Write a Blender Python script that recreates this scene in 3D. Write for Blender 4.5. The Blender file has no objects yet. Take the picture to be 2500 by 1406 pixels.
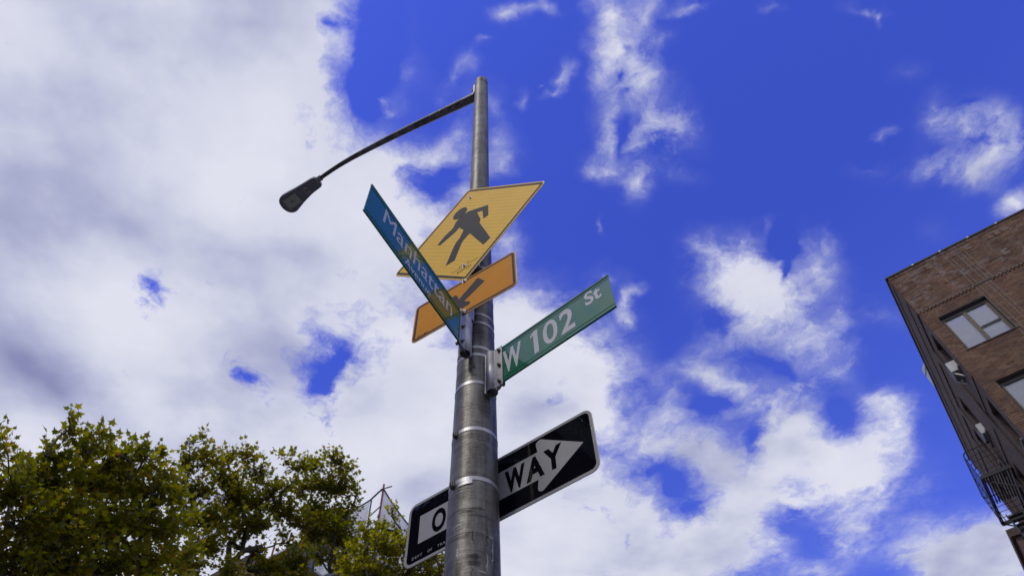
import bpy, bmesh, math, random
import numpy as np
from mathutils import Vector, Matrix

R = math.radians
random.seed(11)
rng = np.random.default_rng(7)
scene = bpy.context.scene
COL = scene.collection

# ------------------------------------------------------------------ camera
cam_data = bpy.data.cameras.new('camera')
cam = bpy.data.objects.new('camera', cam_data)
COL.objects.link(cam)
cam.matrix_world = Matrix((( 0.99865818, -0.01844878, -0.04838880, 0.0),
                           (-0.04200735, -0.83503592, -0.54858946, -2.06402),
                           (-0.03028558,  0.54988604, -0.83469044, 1.6),
                           (0, 0, 0, 1)))
cam_data.sensor_width = 36.0
cam_data.lens = 1731.2337 / 2500 * 36.0
cam_data.clip_start = 0.05
cam_data.clip_end = 3000
cam_data.dof.use_dof = True
cam_data.dof.focus_distance = 3.6
cam_data.dof.aperture_fstop = 5.0
scene.camera = cam

# ------------------------------------------------------------------ light, exposure
SUN_AZ, SUN_EL = 226.0, 50.0        # compass style: clockwise from +Y
sun_data = bpy.data.lights.new('sun', 'SUN')
sun_data.energy = 1.3
sun_data.angle = R(11)              # the sun stands behind thin cloud
sun_data.color = (1.0, 0.93, 0.80)
sun = bpy.data.objects.new('sun', sun_data)
COL.objects.link(sun)
sd = Vector((math.sin(R(SUN_AZ)) * math.cos(R(SUN_EL)), math.cos(R(SUN_AZ)) * math.cos(R(SUN_EL)), math.sin(R(SUN_EL))))
sun.rotation_euler = sd.to_track_quat('Z', 'Y').to_euler()
sun.location = sd * 60
vs = scene.view_settings
vs.view_transform = 'Standard'
vs.look = 'None'
vs.exposure = 0.0
vs.gamma = 1.0
try:
    vs.use_curve_mapping = False
except Exception:
    pass
scene.cycles.use_adaptive_sampling = True
scene.cycles.adaptive_threshold = 0.01
scene.cycles.max_bounces = 6
scene.cycles.transparent_max_bounces = 12
scene.cycles.caustics_reflective = False
scene.cycles.caustics_refractive = False

# ------------------------------------------------------------------ sky: clear blue with a broken layer of cloud
# every entry: centre x, centre y, half axes, turn, amount - on a flat cloud layer one unit above the ground
CLOUD_MASSES = [
 (-0.5973,0.2839,0.3256,0.2152,2.7739,2.2), (-0.4257,0.2947,0.294,0.2291,2.4117,2.2), (-0.6634,0.5345,0.3979,0.2861,2.4959,2), (-0.4389,0.5285,0.342,0.2721,2.3367,2),
 (-0.7594,0.8474,0.4472,0.3051,2.2173,1.8), (-0.3501,0.2432,0.1881,0.1465,2.1626,1.7), (-0.3338,0.3434,0.2082,0.1283,1.8538,1.5), (-0.2458,0.2556,0.1051,0.0485,1.7839,0.9),
 (-0.2685,0.3963,0.0974,0.075,1.9338,1), (-0.555,0.8925,0.3603,0.2816,2.2772,1.5), (-0.7288,1.2331,0.5327,0.4011,2.6994,2), (-0.3039,0.5541,0.2174,0.1729,2.8152,1.3),
 (-0.1582,0.5958,0.1809,0.1567,1.8973,1.2), (-0.119,0.7895,0.2418,0.1736,1.6669,1.5), (-0.1607,1.0469,0.3223,0.2561,1.7244,1.9), (-0.3889,1.2056,0.3586,0.3131,2.4231,1.8),
 (-0.3687,0.7315,0.1639,0.127,2.8386,1.2), (-0.2101,0.4398,0.1009,0.0885,-2.9011,0.7), (-0.1497,0.4514,0.0807,0.0601,3.0016,0.8), (-0.1529,0.5067,0.0959,0.0775,2.9476,0.9),
 (-0.4624,0.7163,0.1521,0.123,2.4004,1), (-0.5569,0.6847,0.2126,0.1563,2.7443,1), (-0.2261,0.9596,0.1318,0.1197,2.2114,0.8), (-0.5158,1.472,0.648,0.3982,3.0458,2),
 (-0.05,1.4733,0.3781,0.3755,2.9285,2), (-0.1059,0.4368,0.0756,0.0388,2.802,0.75), (-0.0625,0.4158,0.0692,0.0316,2.639,0.7), (-0.032,0.3829,0.038,0.0359,1.8393,0.45),
 (-0.0145,0.3332,0.0419,0.0235,1.5704,0.3), (-0.0207,0.2867,0.0289,0.0203,2.2638,0.55), (0.0072,0.2551,0.0203,0.0088,2.9366,0.5), (-0.0525,0.3285,0.0292,0.0237,3.0273,0.22),
 (-0.0378,0.3045,0.0235,0.0148,2.2557,0.3), (-0.14,0.3372,0.0244,0.0148,2.5584,0.7), (-0.1292,0.3519,0.0182,0.0106,2.7174,0.6), (-0.1066,0.301,0.0345,0.0285,2.9469,0.28),
 (-0.0071,0.4473,0.0436,0.0404,3.0215,0.6), (0.0392,0.4326,0.04,0.0372,1.4789,0.62), (0.0256,0.3938,0.0384,0.0304,1.5385,0.45), (0.0152,0.3443,0.0546,0.0237,1.5459,0.3),
 (-0.0515,0.5476,0.0979,0.0668,3.0862,0.8), (-0.0256,0.4891,0.0382,0.0351,2.9867,0.5), (0.0476,0.5677,0.0457,0.0398,1.4878,0.7), (0.042,0.5988,0.0337,0.0313,-3.0883,0.5),
 (0.0205,0.5458,0.0393,0.0372,3.1219,0.5), (0.0459,0.7058,0.0954,0.0918,1.3404,1), (0.0903,0.7401,0.0868,0.0802,-2.9475,0.9), (0.1669,0.7076,0.0645,0.0434,2.626,0.6),
 (0.1404,0.8323,0.1771,0.1634,1.1323,1.9), (0.2087,0.9116,0.1465,0.0854,1.4273,0.9), (0.0988,1.0442,0.3007,0.2283,1.4628,1.9), (0.2356,0.9428,0.0736,0.0482,1.504,0.6),
 (0.1596,1.3389,0.2998,0.28,-2.5151,1.8), (0.2974,1.1888,0.156,0.1036,-1.9819,0.9), (0.3527,1.3387,0.2202,0.1544,1.3031,1.1), (0.0339,0.2165,0.0276,0.019,3.1092,1),
 (0.0609,0.205,0.0275,0.0135,3.1119,0.55), (0.0913,0.2055,0.0198,0.0146,-3.1339,0.5), (0.11,0.3026,0.0287,0.0154,1.923,0.95), (0.097,0.3248,0.0234,0.0072,2.9348,0.7),
 (0.055,0.334,0.018,0.0118,1.5112,0.5), (0.0799,0.3153,0.0094,0.0047,3.1192,0.4), (0.1671,0.2144,0.0534,0.0387,1.3656,1.2), (0.18,0.2519,0.0456,0.0415,0.9278,1),
 (0.2137,0.2074,0.0515,0.0285,1.7826,0.672), (0.2765,0.1973,0.039,0.0136,3.1258,0.588), (0.2667,0.2055,0.0224,0.0105,-3.1377,0.336), (0.1626,0.2749,0.0513,0.0258,1.4362,0.7),
 (0.2087,0.2734,0.0482,0.0436,-2.4946,0.7), (0.2391,0.2443,0.0323,0.0233,2.6583,0.42), (0.226,0.3135,0.0604,0.0524,-2.7977,0.9), (0.2501,0.3554,0.0654,0.0577,0.8365,0.924),
 (0.1904,0.3635,0.0692,0.0301,1.4317,0.9), (0.2908,0.3794,0.0531,0.0416,-2.5301,0.672), (0.2392,0.4069,0.0602,0.0488,1.2041,0.8), (0.2005,0.4482,0.0594,0.0295,-2.7676,0.85),
 (0.2473,0.4641,0.0492,0.0285,1.3721,0.8), (0.2951,0.4421,0.0524,0.0212,-2.9563,0.504), (0.1689,0.4491,0.0285,0.0164,-3.1331,0.6), (0.1592,0.298,0.0351,0.0198,1.431,0.5),
 (0.2028,0.4145,0.0531,0.0248,1.4234,0.6), (0.6747,0.3297,0.0408,0.0282,0.9301,0.9), (0.7118,0.3602,0.0681,0.0297,-2.9131,0.8), (0.7631,0.3458,0.0544,0.0352,-2.808,0.6),
 (0.7916,0.3973,0.0653,0.0478,0.6061,0.9), (0.764,0.4253,0.0684,0.0362,3.0422,0.8), (0.6924,0.4274,0.0727,0.0338,-3.0718,0.6), (0.6064,0.3666,0.022,0.0147,2.5533,0.504),
 (0.5996,0.4232,0.0397,0.0239,-2.9901,0.3528), (0.815,0.3766,0.0457,0.0277,0.8612,0.7), (0.7284,0.3858,0.101,0.0703,-2.6349,0.3), (0.8612,0.4722,0.0407,0.0324,0.4262,1.4),
 (0.5236,0.19,0.0414,0.0101,-3.0045,0.504), (0.3875,0.1907,0.0226,0.0114,-3.1037,0.504), (0.5526,0.1997,0.0128,0.0084,0.9876,0.504), (0.6102,0.2715,0.037,0.0225,-2.9662,0.168),
 (0.425,0.5976,0.0762,0.058,-2.5596,0.84), (0.4625,0.6712,0.1183,0.0856,-2.6209,1.008), (0.4073,0.647,0.069,0.0479,1.1936,0.588), (0.3502,0.5679,0.0403,0.0325,1.0499,0.504),
 (0.5731,0.6021,0.088,0.0515,0.9119,0.924), (0.5824,0.5622,0.0428,0.0313,0.8956,0.588), (0.5265,0.6959,0.125,0.0982,-2.6449,1.008), (0.4851,0.6453,0.0733,0.0584,0.8144,0.504),
 (0.5583,0.6778,0.1001,0.0619,1.1452,0.672), (0.5028,0.7502,0.0826,0.0597,-2.254,0.756), (0.4643,0.7789,0.0607,0.0489,0.8824,0.504), (0.5698,0.7769,0.0788,0.0435,1.2033,0.504),
 (0.4796,0.5647,0.0349,0.0229,-2.9899,0.588), (0.4653,0.5344,0.0234,0.013,1.2329,0.42), (0.3659,0.615,0.0559,0.0322,-3.0824,0.252), (0.2571,0.6841,0.0508,0.0187,1.5584,0.8),
 (0.2748,0.6583,0.028,0.0168,2.4193,0.6), (0.2695,0.7232,0.0191,0.0157,-2.9001,0.6), (0.1983,0.5413,0.0226,0.0092,1.4412,0.5), (0.6435,0.7947,0.1025,0.0646,1.0902,0.462),
 (0.636,0.6936,0.0737,0.028,1.2287,0.504), (0.7124,0.7009,0.0911,0.052,-2.9991,0.252), (0.6022,0.73,0.0587,0.0414,0.9981,0.42), (0.4248,0.8473,0.0817,0.0376,-2.8707,0.672),
 (0.3887,0.8184,0.0398,0.0333,-2.6618,0.42), (0.4933,0.8765,0.1141,0.0506,-2.488,0.672), (0.5744,0.9169,0.1276,0.0693,-2.4788,0.882), (0.4829,0.9395,0.0653,0.0424,-3.0056,0.42),
 (0.3824,0.9625,0.0671,0.0472,1.2465,0.504), (0.4434,1.029,0.1156,0.0969,-2.5247,1.092), (0.3688,1.0298,0.0711,0.0561,1.15,0.672), (0.503,1.0754,0.1283,0.087,-2.047,1.176),
 (0.5707,1.1487,0.1441,0.0763,1.2607,1.008), (0.5702,1.2676,0.1632,0.1276,0.9401,1.176), (0.5013,1.3384,0.1797,0.1488,-2.5465,1.344), (0.6033,1.2133,0.1249,0.0775,1.192,0.756),
 (0.5824,1.3676,0.1213,0.097,-2.6217,0.756), (0.4412,1.4278,0.1943,0.1362,-2.976,0.924), (0.6289,0.9704,0.1185,0.083,-2.4071,1.176), (0.5851,0.9933,0.0711,0.0471,1.1317,0.588),
 (0.5997,1.1234,0.0912,0.0581,1.1679,0.672), (0.3762,1.1884,0.0792,0.0517,1.3098,0.756), (0.6651,1.1736,0.0723,0.0557,0.79,0.672), (0.4598,0.8668,0.0474,0.03,-3.0247,0.42),
 (0.6059,0.8544,0.0645,0.0441,-2.08,0.504), (0.6547,0.9158,0.0476,0.036,0.8001,0.42), (0.6222,1.0743,0.1251,0.0657,1.2278,0.756), (0.6911,1.0148,0.1106,0.0707,1.0852,0.504),
 (0.6103,1.0272,0.0976,0.0637,1.1306,0.756), (0.713,1.0615,0.1309,0.0936,0.9336,1.008), (0.7822,1.1472,0.1794,0.1148,1.0438,1.092), (0.7079,1.1995,0.0914,0.0702,-2.4685,0.672),
 (0.8374,1.2667,0.1258,0.0791,-2.4798,0.672), (0.8406,1.3379,0.0797,0.0524,1.0102,0.42), (0.8066,0.9083,0.0738,0.0526,-2.9526,0.756), (0.8316,0.9568,0.101,0.049,1.2634,0.84),
 (0.809,1.0135,0.1393,0.0757,1.2602,0.924), (0.8533,1.1467,0.1644,0.0831,1.1327,0.756), (0.7528,0.8933,0.0394,0.032,-2.9787,0.504), (0.8936,1.0597,0.1468,0.0424,1.2992,0.378),
 (0.6795,1.3382,0.0774,0.0532,1.0794,0.924), (0.7996,1.4282,0.1481,0.0615,-3.0801,0.63), (0.8738,1.3526,0.0898,0.0568,-2.9063,0.336), (0.9796,1.3525,0.096,0.067,-2.6647,0.336),
 (1.1729,1.3977,0.2183,0.1457,-2.586,2.2), (1.216,1.3374,0.1826,0.1182,0.6901,1.2), (1.0958,1.4286,0.1594,0.0968,0.9417,1.2), (0.9909,1.2522,0.068,0.0398,-2.9323,0.378),
 (0.3341,0.9098,0.0979,0.0831,0.9969,0.3528), (0.3259,1.0189,0.0926,0.0646,1.303,0.45), (0.4136,0.7892,0.0589,0.0435,1.1515,0.42), (0.37,0.8886,0.0632,0.0457,1.2289,0.336),
 (0.6056,0.8245,0.1251,0.0804,1.1113,0.42), (0.6891,0.843,0.1154,0.0375,1.2395,0.378), (0.9743,1.1587,0.14,0.0583,1.1307,0.3), (0.4233,0.5584,0.0644,0.0325,2.7132,0.336),
 (0.2167,0.643,0.042,0.0327,-3.0161,0.35), (0.3706,0.5674,0.0373,0.0212,1.5855,0.42), (0.7436,0.5273,0.0437,0.0286,-2.8474,0.2), (-1.0715,0.6029,0.6151,0.2662,2.1559,2),
 (-1.4661,1.5941,0.9633,0.5422,2.2487,2), (-0.4616,-0.005,0.3729,0.1523,3.0311,2), (0.161,0.0731,0.1353,0.0764,1.4105,1), (0.1139,1.9873,1.0074,0.649,-3.0805,1.8),
 (1.3751,2.1252,0.7448,0.498,-2.4834,1.5), (1.2397,0.6286,0.2729,0.1335,0.8283,1.2), (1.7153,1.615,0.6742,0.3511,0.802,1.4),]
CLOUD_GAPS = [
 (-0.1529,0.2688,0.1065,0.0386,1.7397,-1.6), (-0.1695,0.3441,0.0533,0.0236,1.4994,-0.9), (-0.5397,0.668,0.0505,0.0391,2.5321,-1.08), (-0.5642,0.7015,0.0587,0.0446,2.6294,-0.72),
 (-0.4905,0.6874,0.0789,0.0469,2.9888,-0.54), (-0.519,0.726,0.0498,0.0375,2.7397,-0.216), (-0.4399,0.8231,0.0559,0.0447,-2.6061,-1.08), (-0.4026,0.8607,0.0436,0.0345,-2.0971,-1.152),
 (-0.2484,0.8245,0.0656,0.0334,1.9431,-1.152), (-0.2831,0.8784,0.0578,0.0422,1.815,-0.936), (-0.2817,0.9763,0.0874,0.0229,1.7357,-0.792), (-0.2799,0.7787,0.0607,0.034,1.5173,-0.504),
 (-0.2288,0.8975,0.0699,0.0346,1.8693,-0.576), (-0.3141,0.8888,0.0479,0.0412,2.1487,-0.36), (-0.2901,0.8395,0.0561,0.0414,1.8352,-0.36), (-0.1126,0.4503,0.0385,0.0195,2.7088,-0.7),
 (-0.0762,0.487,0.0329,0.0268,2.5242,-1), (-0.0507,0.4553,0.0437,0.0339,3.0574,-0.5), (-0.088,0.4564,0.025,0.0203,3.0039,-0.4), (-0.2159,0.4366,0.0592,0.0244,2.5599,-0.5),
 (-0.2506,0.4213,0.0398,0.0295,2.4155,-0.5), (-0.2127,0.2278,0.0223,0.0184,2.7716,-0.8), (-0.2918,0.2151,0.0115,0.0096,2.485,-0.2), (0.1861,0.2925,0.0175,0.0104,1.4014,-0.9),
 (0.2166,0.3913,0.0389,0.0122,1.4295,-1.3), (0.1896,0.2505,0.0137,0.0088,-3.1105,-0.35), (0.2033,0.3214,0.0143,0.0084,-3.123,-0.5), (0.277,0.3895,0.0211,0.0116,-3.1139,-0.5),
 (0.2118,0.2963,0.0176,0.0082,3.1367,-0.5), (0.2353,0.4236,0.0251,0.0093,3.1301,-0.3), (0.1413,0.8971,0.0426,0.0307,-3.0939,-0.5), (0.2787,1.2551,0.0831,0.0699,1.1706,-0.4),
 (0.3416,1.3244,0.0719,0.02,1.4286,-0.7), (0.2302,1.2153,0.053,0.0392,-3.0341,-0.3), (0.7481,0.3786,0.0263,0.014,-3.0089,-0.35), (0.718,0.3283,0.0234,0.0092,2.9829,-0.25),
 (0.4967,0.5643,0.0394,0.0243,1.2944,-1.1), (0.5157,0.6197,0.0313,0.0147,1.5403,-1), (0.5563,0.6437,0.0181,0.0132,0.9683,-0.3), (0.463,0.5967,0.0417,0.0144,-3.1368,-0.4),
 (0.5021,0.572,0.0348,0.0201,-3.0468,-0.5), (0.4231,0.7246,0.0445,0.0221,-2.3638,-0.6), (0.4181,1.1498,0.0443,0.0336,1.1662,-1), (0.3715,1.1007,0.0344,0.024,-3.0059,-0.6),
 (0.4691,1.214,0.0508,0.0418,0.9081,-0.8), (0.5551,0.9993,0.0466,0.0209,1.2848,-1), (0.5609,0.9277,0.0174,0.0138,-2.5837,-0.3), (0.6305,1.1419,0.0273,0.0195,-2.8636,-0.5),
 (0.6934,1.2129,0.0436,0.0155,-2.6333,-0.5), (0.4694,0.9131,0.0478,0.0168,-3.1286,-0.5), (0.4407,0.9294,0.0349,0.0292,0.7272,-0.5), (0.585,0.8347,0.0622,0.0208,-2.7147,-0.6),
 (0.539,0.8061,0.0489,0.0181,-2.9001,-0.5), (0.721,0.9472,0.0707,0.0455,1.0443,-0.5),]
CLOUD_SHADES = [
 (-0.5887,0.3457,0.1727,0.0882,-2.9657,0.5), (-0.6661,0.4661,0.2137,0.1037,2.9998,0.45), (-0.5399,0.5601,0.1932,0.1189,-2.7772,0.6), (-0.4199,0.4328,0.1268,0.0981,2.6783,0.35),
 (-0.4015,0.6016,0.186,0.0971,-2.7402,0.45), (-0.7959,0.8293,0.2048,0.1534,-2.4302,1), (-0.7554,0.9054,0.2015,0.1295,-2.6244,0.9), (-0.2761,0.5909,0.171,0.0839,3.0725,0.45),
 (-0.3027,0.4967,0.1252,0.0486,3.0855,0.4), (-0.3231,0.8117,0.1423,0.1044,-2.6143,0.35), (-0.1153,1.1412,0.1269,0.1216,2.6032,0.4), (-0.1634,0.6846,0.1382,0.0755,3.0858,0.45),
 (-0.109,0.709,0.0702,0.0516,3.0565,0.3), (-0.2568,1.1423,0.166,0.0734,3.1119,0.2), (-0.3174,0.242,0.0818,0.0211,3.0924,0.2), (-0.4866,0.2747,0.0551,0.0215,3.0543,0.25),
 (0.1315,0.9231,0.1093,0.0523,-3.1397,0.35), (0.3055,1.255,0.1486,0.1308,-2.611,0.55), (0.2252,1.1637,0.1296,0.0758,-3.1015,0.4), (0.4128,1.3677,0.1412,0.0733,-3.0848,0.3),
 (0.5477,1.1238,0.1047,0.0494,-3.0879,0.35), (0.5745,0.8855,0.1362,0.045,-2.7055,0.35), (0.6523,1.0268,0.1601,0.0548,-2.507,0.3), (0.8793,1.2527,0.1175,0.0783,-2.8357,0.5),
 (0.8231,1.2807,0.1177,0.0801,-2.8371,0.4), (1.2326,1.4446,0.1543,0.0623,-3.0528,0.35), (0.532,0.7776,0.092,0.0557,-3.0225,0.4), (0.2277,0.3254,0.0596,0.0301,-3.1362,0.3),
 (0.2483,0.4265,0.0756,0.0401,-3.1249,0.35), (0.5071,0.9392,0.0818,0.0529,-2.9994,0.4),]


world = bpy.data.worlds.new('World')
scene.world = world
world.use_nodes = True


def build_sky():
    nt = world.node_tree
    nt.nodes.clear()
    N, L = nt.nodes.new, nt.links.new

    def math_(op, a, b=None, c=None, clamp=False):
        n = N('ShaderNodeMath'); n.operation = op; n.use_clamp = clamp
        for i, v in enumerate((a, b, c)):
            if v is None: continue
            if isinstance(v, (int, float)): n.inputs[i].default_value = v
            else: L(v, n.inputs[i])
        return n.outputs[0]

    def vmath(op, a, b=None, scale=None):
        n = N('ShaderNodeVectorMath'); n.operation = op
        for i, v in enumerate((a, b)):
            if v is None: continue
            if isinstance(v, tuple): n.inputs[i].default_value = v
            else: L(v, n.inputs[i])
        if scale is not None: n.inputs['Scale'].default_value = scale
        return n.outputs[0]

    def noise(vec, scale, detail, rough, lac=2.0, dist=0.0):
        n = N('ShaderNodeTexNoise'); n.noise_dimensions = '3D'
        n.inputs['Scale'].default_value = scale; n.inputs['Detail'].default_value = detail
        n.inputs['Roughness'].default_value = rough; n.inputs['Lacunarity'].default_value = lac
        n.inputs['Distortion'].default_value = dist
        L(vec, n.inputs['Vector'])
        return n

    geo = N('ShaderNodeNewGeometry')
    sep = N('ShaderNodeSeparateXYZ'); L(geo.outputs['Incoming'], sep.inputs[0])
    x = math_('MULTIPLY', sep.outputs[0], -1.0)
    y = math_('MULTIPLY', sep.outputs[1], -1.0)
    z = math_('MULTIPLY', sep.outputs[2], -1.0)
    zc = math_('MAXIMUM', z, 0.12)
    comb = N('ShaderNodeCombineXYZ')
    L(math_('DIVIDE', x, zc), comb.inputs[0]); L(math_('DIVIDE', y, zc), comb.inputs[1])
    P = comb.outputs[0]
    # the wind frays the shapes
    w1 = noise(P, WARP_SCALE, 5, 0.55)
    w = vmath('SUBTRACT', w1.outputs['Color'], (0.5, 0.5, 0.5))
    w = vmath('SCALE', w, None, WARP)
    PW = vmath('ADD', P, w)
    w2 = noise(P, WARP_SCALE * 5, 3, 0.5)
    wb = vmath('SCALE', vmath('SUBTRACT', w2.outputs['Color'], (0.5, 0.5, 0.5)), None, WARP * 0.4)
    PW = vmath('ADD', PW, wb)

    def sum_of(table, vec):
        acc = 0.0
        for (cx, cy, a, b, ang, wt) in table:
            m = N('ShaderNodeMapping'); m.vector_type = 'TEXTURE'
            m.inputs['Location'].default_value = (cx, cy, 0)
            m.inputs['Rotation'].default_value = (0, 0, ang)
            m.inputs['Scale'].default_value = (a * 1.4, b * 1.4, 1)
            L(vec, m.inputs['Vector'])
            g = N('ShaderNodeTexGradient'); g.gradient_type = 'QUADRATIC_SPHERE'
            L(m.outputs[0], g.inputs[0])
            acc = math_('MULTIPLY_ADD', g.outputs['Fac'], wt, acc)
        return acc

    S = sum_of(CLOUD_MASSES, PW)
    # broken cloud added out of view to neutralise blue light and whiten reflections
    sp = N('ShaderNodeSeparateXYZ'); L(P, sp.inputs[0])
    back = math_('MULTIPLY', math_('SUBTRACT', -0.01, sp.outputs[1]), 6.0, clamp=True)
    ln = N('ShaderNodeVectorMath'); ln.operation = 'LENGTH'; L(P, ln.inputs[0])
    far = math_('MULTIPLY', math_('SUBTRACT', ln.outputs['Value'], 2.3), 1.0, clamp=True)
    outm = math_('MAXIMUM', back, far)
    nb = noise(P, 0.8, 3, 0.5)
    added_cover = math_('MULTIPLY_ADD', math_('SUBTRACT', nb.outputs['Fac'], 0.5), 3.0, 1.4)
    S = math_('MULTIPLY_ADD', outm, added_cover, S)
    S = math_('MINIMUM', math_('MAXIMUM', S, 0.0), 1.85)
    G = sum_of(CLOUD_SHADES, P)
    n1 = noise(PW, 4.2, 9, 0.60, 2.1)
    n2 = noise(PW, 15.0, 7, 0.68, 2.2, 0.25)
    f = math_('MULTIPLY', math_('SUBTRACT', n1.outputs['Fac'], 0.5), 2.6)
    f2 = math_('MULTIPLY', math_('SUBTRACT', n2.outputs['Fac'], 0.5), 2.4)
    n = math_('ADD', f, f2)
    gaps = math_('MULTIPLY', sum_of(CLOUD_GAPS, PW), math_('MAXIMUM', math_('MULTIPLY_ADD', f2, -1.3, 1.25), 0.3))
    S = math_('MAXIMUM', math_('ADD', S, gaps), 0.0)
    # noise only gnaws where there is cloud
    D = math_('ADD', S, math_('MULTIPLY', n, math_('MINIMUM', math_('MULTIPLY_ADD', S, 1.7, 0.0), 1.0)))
    mr = N('ShaderNodeMapRange'); mr.interpolation_type = 'LINEAR'
    L(D, mr.inputs['Value'])
    mr.inputs['From Min'].default_value = 0.06; mr.inputs['From Max'].default_value = 1.3
    alpha = math_('POWER', mr.outputs['Result'], 1.15)
    # thin veils trailing round the clouds
    vn = noise(PW, 9.0, 6, 0.6)
    veil = math_('MULTIPLY', math_('MULTIPLY', S, math_('MULTIPLY_ADD', vn.outputs['Fac'], 3.2, -1.1, clamp=True)), 0.55)
    veil = math_('MINIMUM', veil, 0.42)
    alpha = math_('MAXIMUM', alpha, veil)
    # cloud colour: thin edges bluish, middle white, thick bellies grey lavender
    lo = noise(P, 3.0, 5, 0.5)
    soft = math_('MULTIPLY_ADD', math_('SUBTRACT', lo.outputs['Fac'], 0.5), 2.1, 0.21)
    thick = math_('ADD', math_('MULTIPLY', G, 0.6), soft)
    thick = math_('ADD', thick, math_('MULTIPLY', f, 0.16))
    ramp = N('ShaderNodeValToRGB'); L(thick, ramp.inputs['Fac'])
    e = ramp.color_ramp.elements
    e[0].position = 0.0; e[0].color = (0.76, 0.77, 0.87, 1)
    e[1].position = 1.0; e[1].color = (0.25, 0.265, 0.46, 1)
    m1 = e.new(0.28); m1.color = (0.66, 0.68, 0.80, 1)
    m2 = e.new(0.6); m2.color = (0.43, 0.455, 0.64, 1)
    # clear sky
    sky = N('ShaderNodeTexSky'); sky.sky_type = 'NISHITA'; sky.sun_disc = False
    sky.sun_elevation = R(SUN_EL); sky.sun_rotation = R(SUN_AZ)
    sky.air_density = 1.0; sky.dust_density = 0.45; sky.ozone_density = 2.5
    tint = N('ShaderNodeMix'); tint.data_type = 'RGBA'; tint.blend_type = 'MULTIPLY'
    tint.inputs['Factor'].default_value = 1.0
    L(sky.outputs[0], tint.inputs[6]); tint.inputs[7].default_value = SKY_TINT
    cs = vmath('SCALE', ramp.outputs['Color'], None, 10.0 * CLOUD_GAIN)
    mix = N('ShaderNodeMix'); mix.data_type = 'RGBA'
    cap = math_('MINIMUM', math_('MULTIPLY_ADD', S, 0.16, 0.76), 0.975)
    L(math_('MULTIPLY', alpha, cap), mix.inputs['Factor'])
    # the blue pales towards the horizon
    pale = N('ShaderNodeMix'); pale.data_type = 'RGBA'
    L(math_('MULTIPLY', math_('SUBTRACT', 0.80, z), 0.75, clamp=True), pale.inputs['Factor'])
    L(tint.outputs[2], pale.inputs[6]); pale.inputs[7].default_value = (1.35, 2.15, 7.6, 1)
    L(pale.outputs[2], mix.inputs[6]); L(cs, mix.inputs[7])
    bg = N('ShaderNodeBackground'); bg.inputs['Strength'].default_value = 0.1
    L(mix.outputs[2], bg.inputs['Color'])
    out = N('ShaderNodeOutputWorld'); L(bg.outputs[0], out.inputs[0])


WARP_SCALE, WARP = 6.0, 0.075
SKY_TINT = (0.64, 0.73, 2.42, 1)
CLOUD_GAIN = 1.0
build_sky()
world.cycles.sampling_method = 'MANUAL'
world.cycles.sample_map_resolution = 512


# ------------------------------------------------------------------ helpers
def tag(o, label=None, cat=None, group=None, kind=None):
    if label: o['label'] = label
    if cat: o['category'] = cat
    if group: o['group'] = group
    if kind: o['kind'] = kind
    return o


def empty(name, loc=(0, 0, 0), rot=(0, 0, 0), parent=None):
    o = bpy.data.objects.new(name, None)
    COL.objects.link(o)
    o.empty_display_size = 0.2
    o.location = loc
    o.rotation_euler = rot
    if parent: o.parent = parent
    return o


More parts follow.
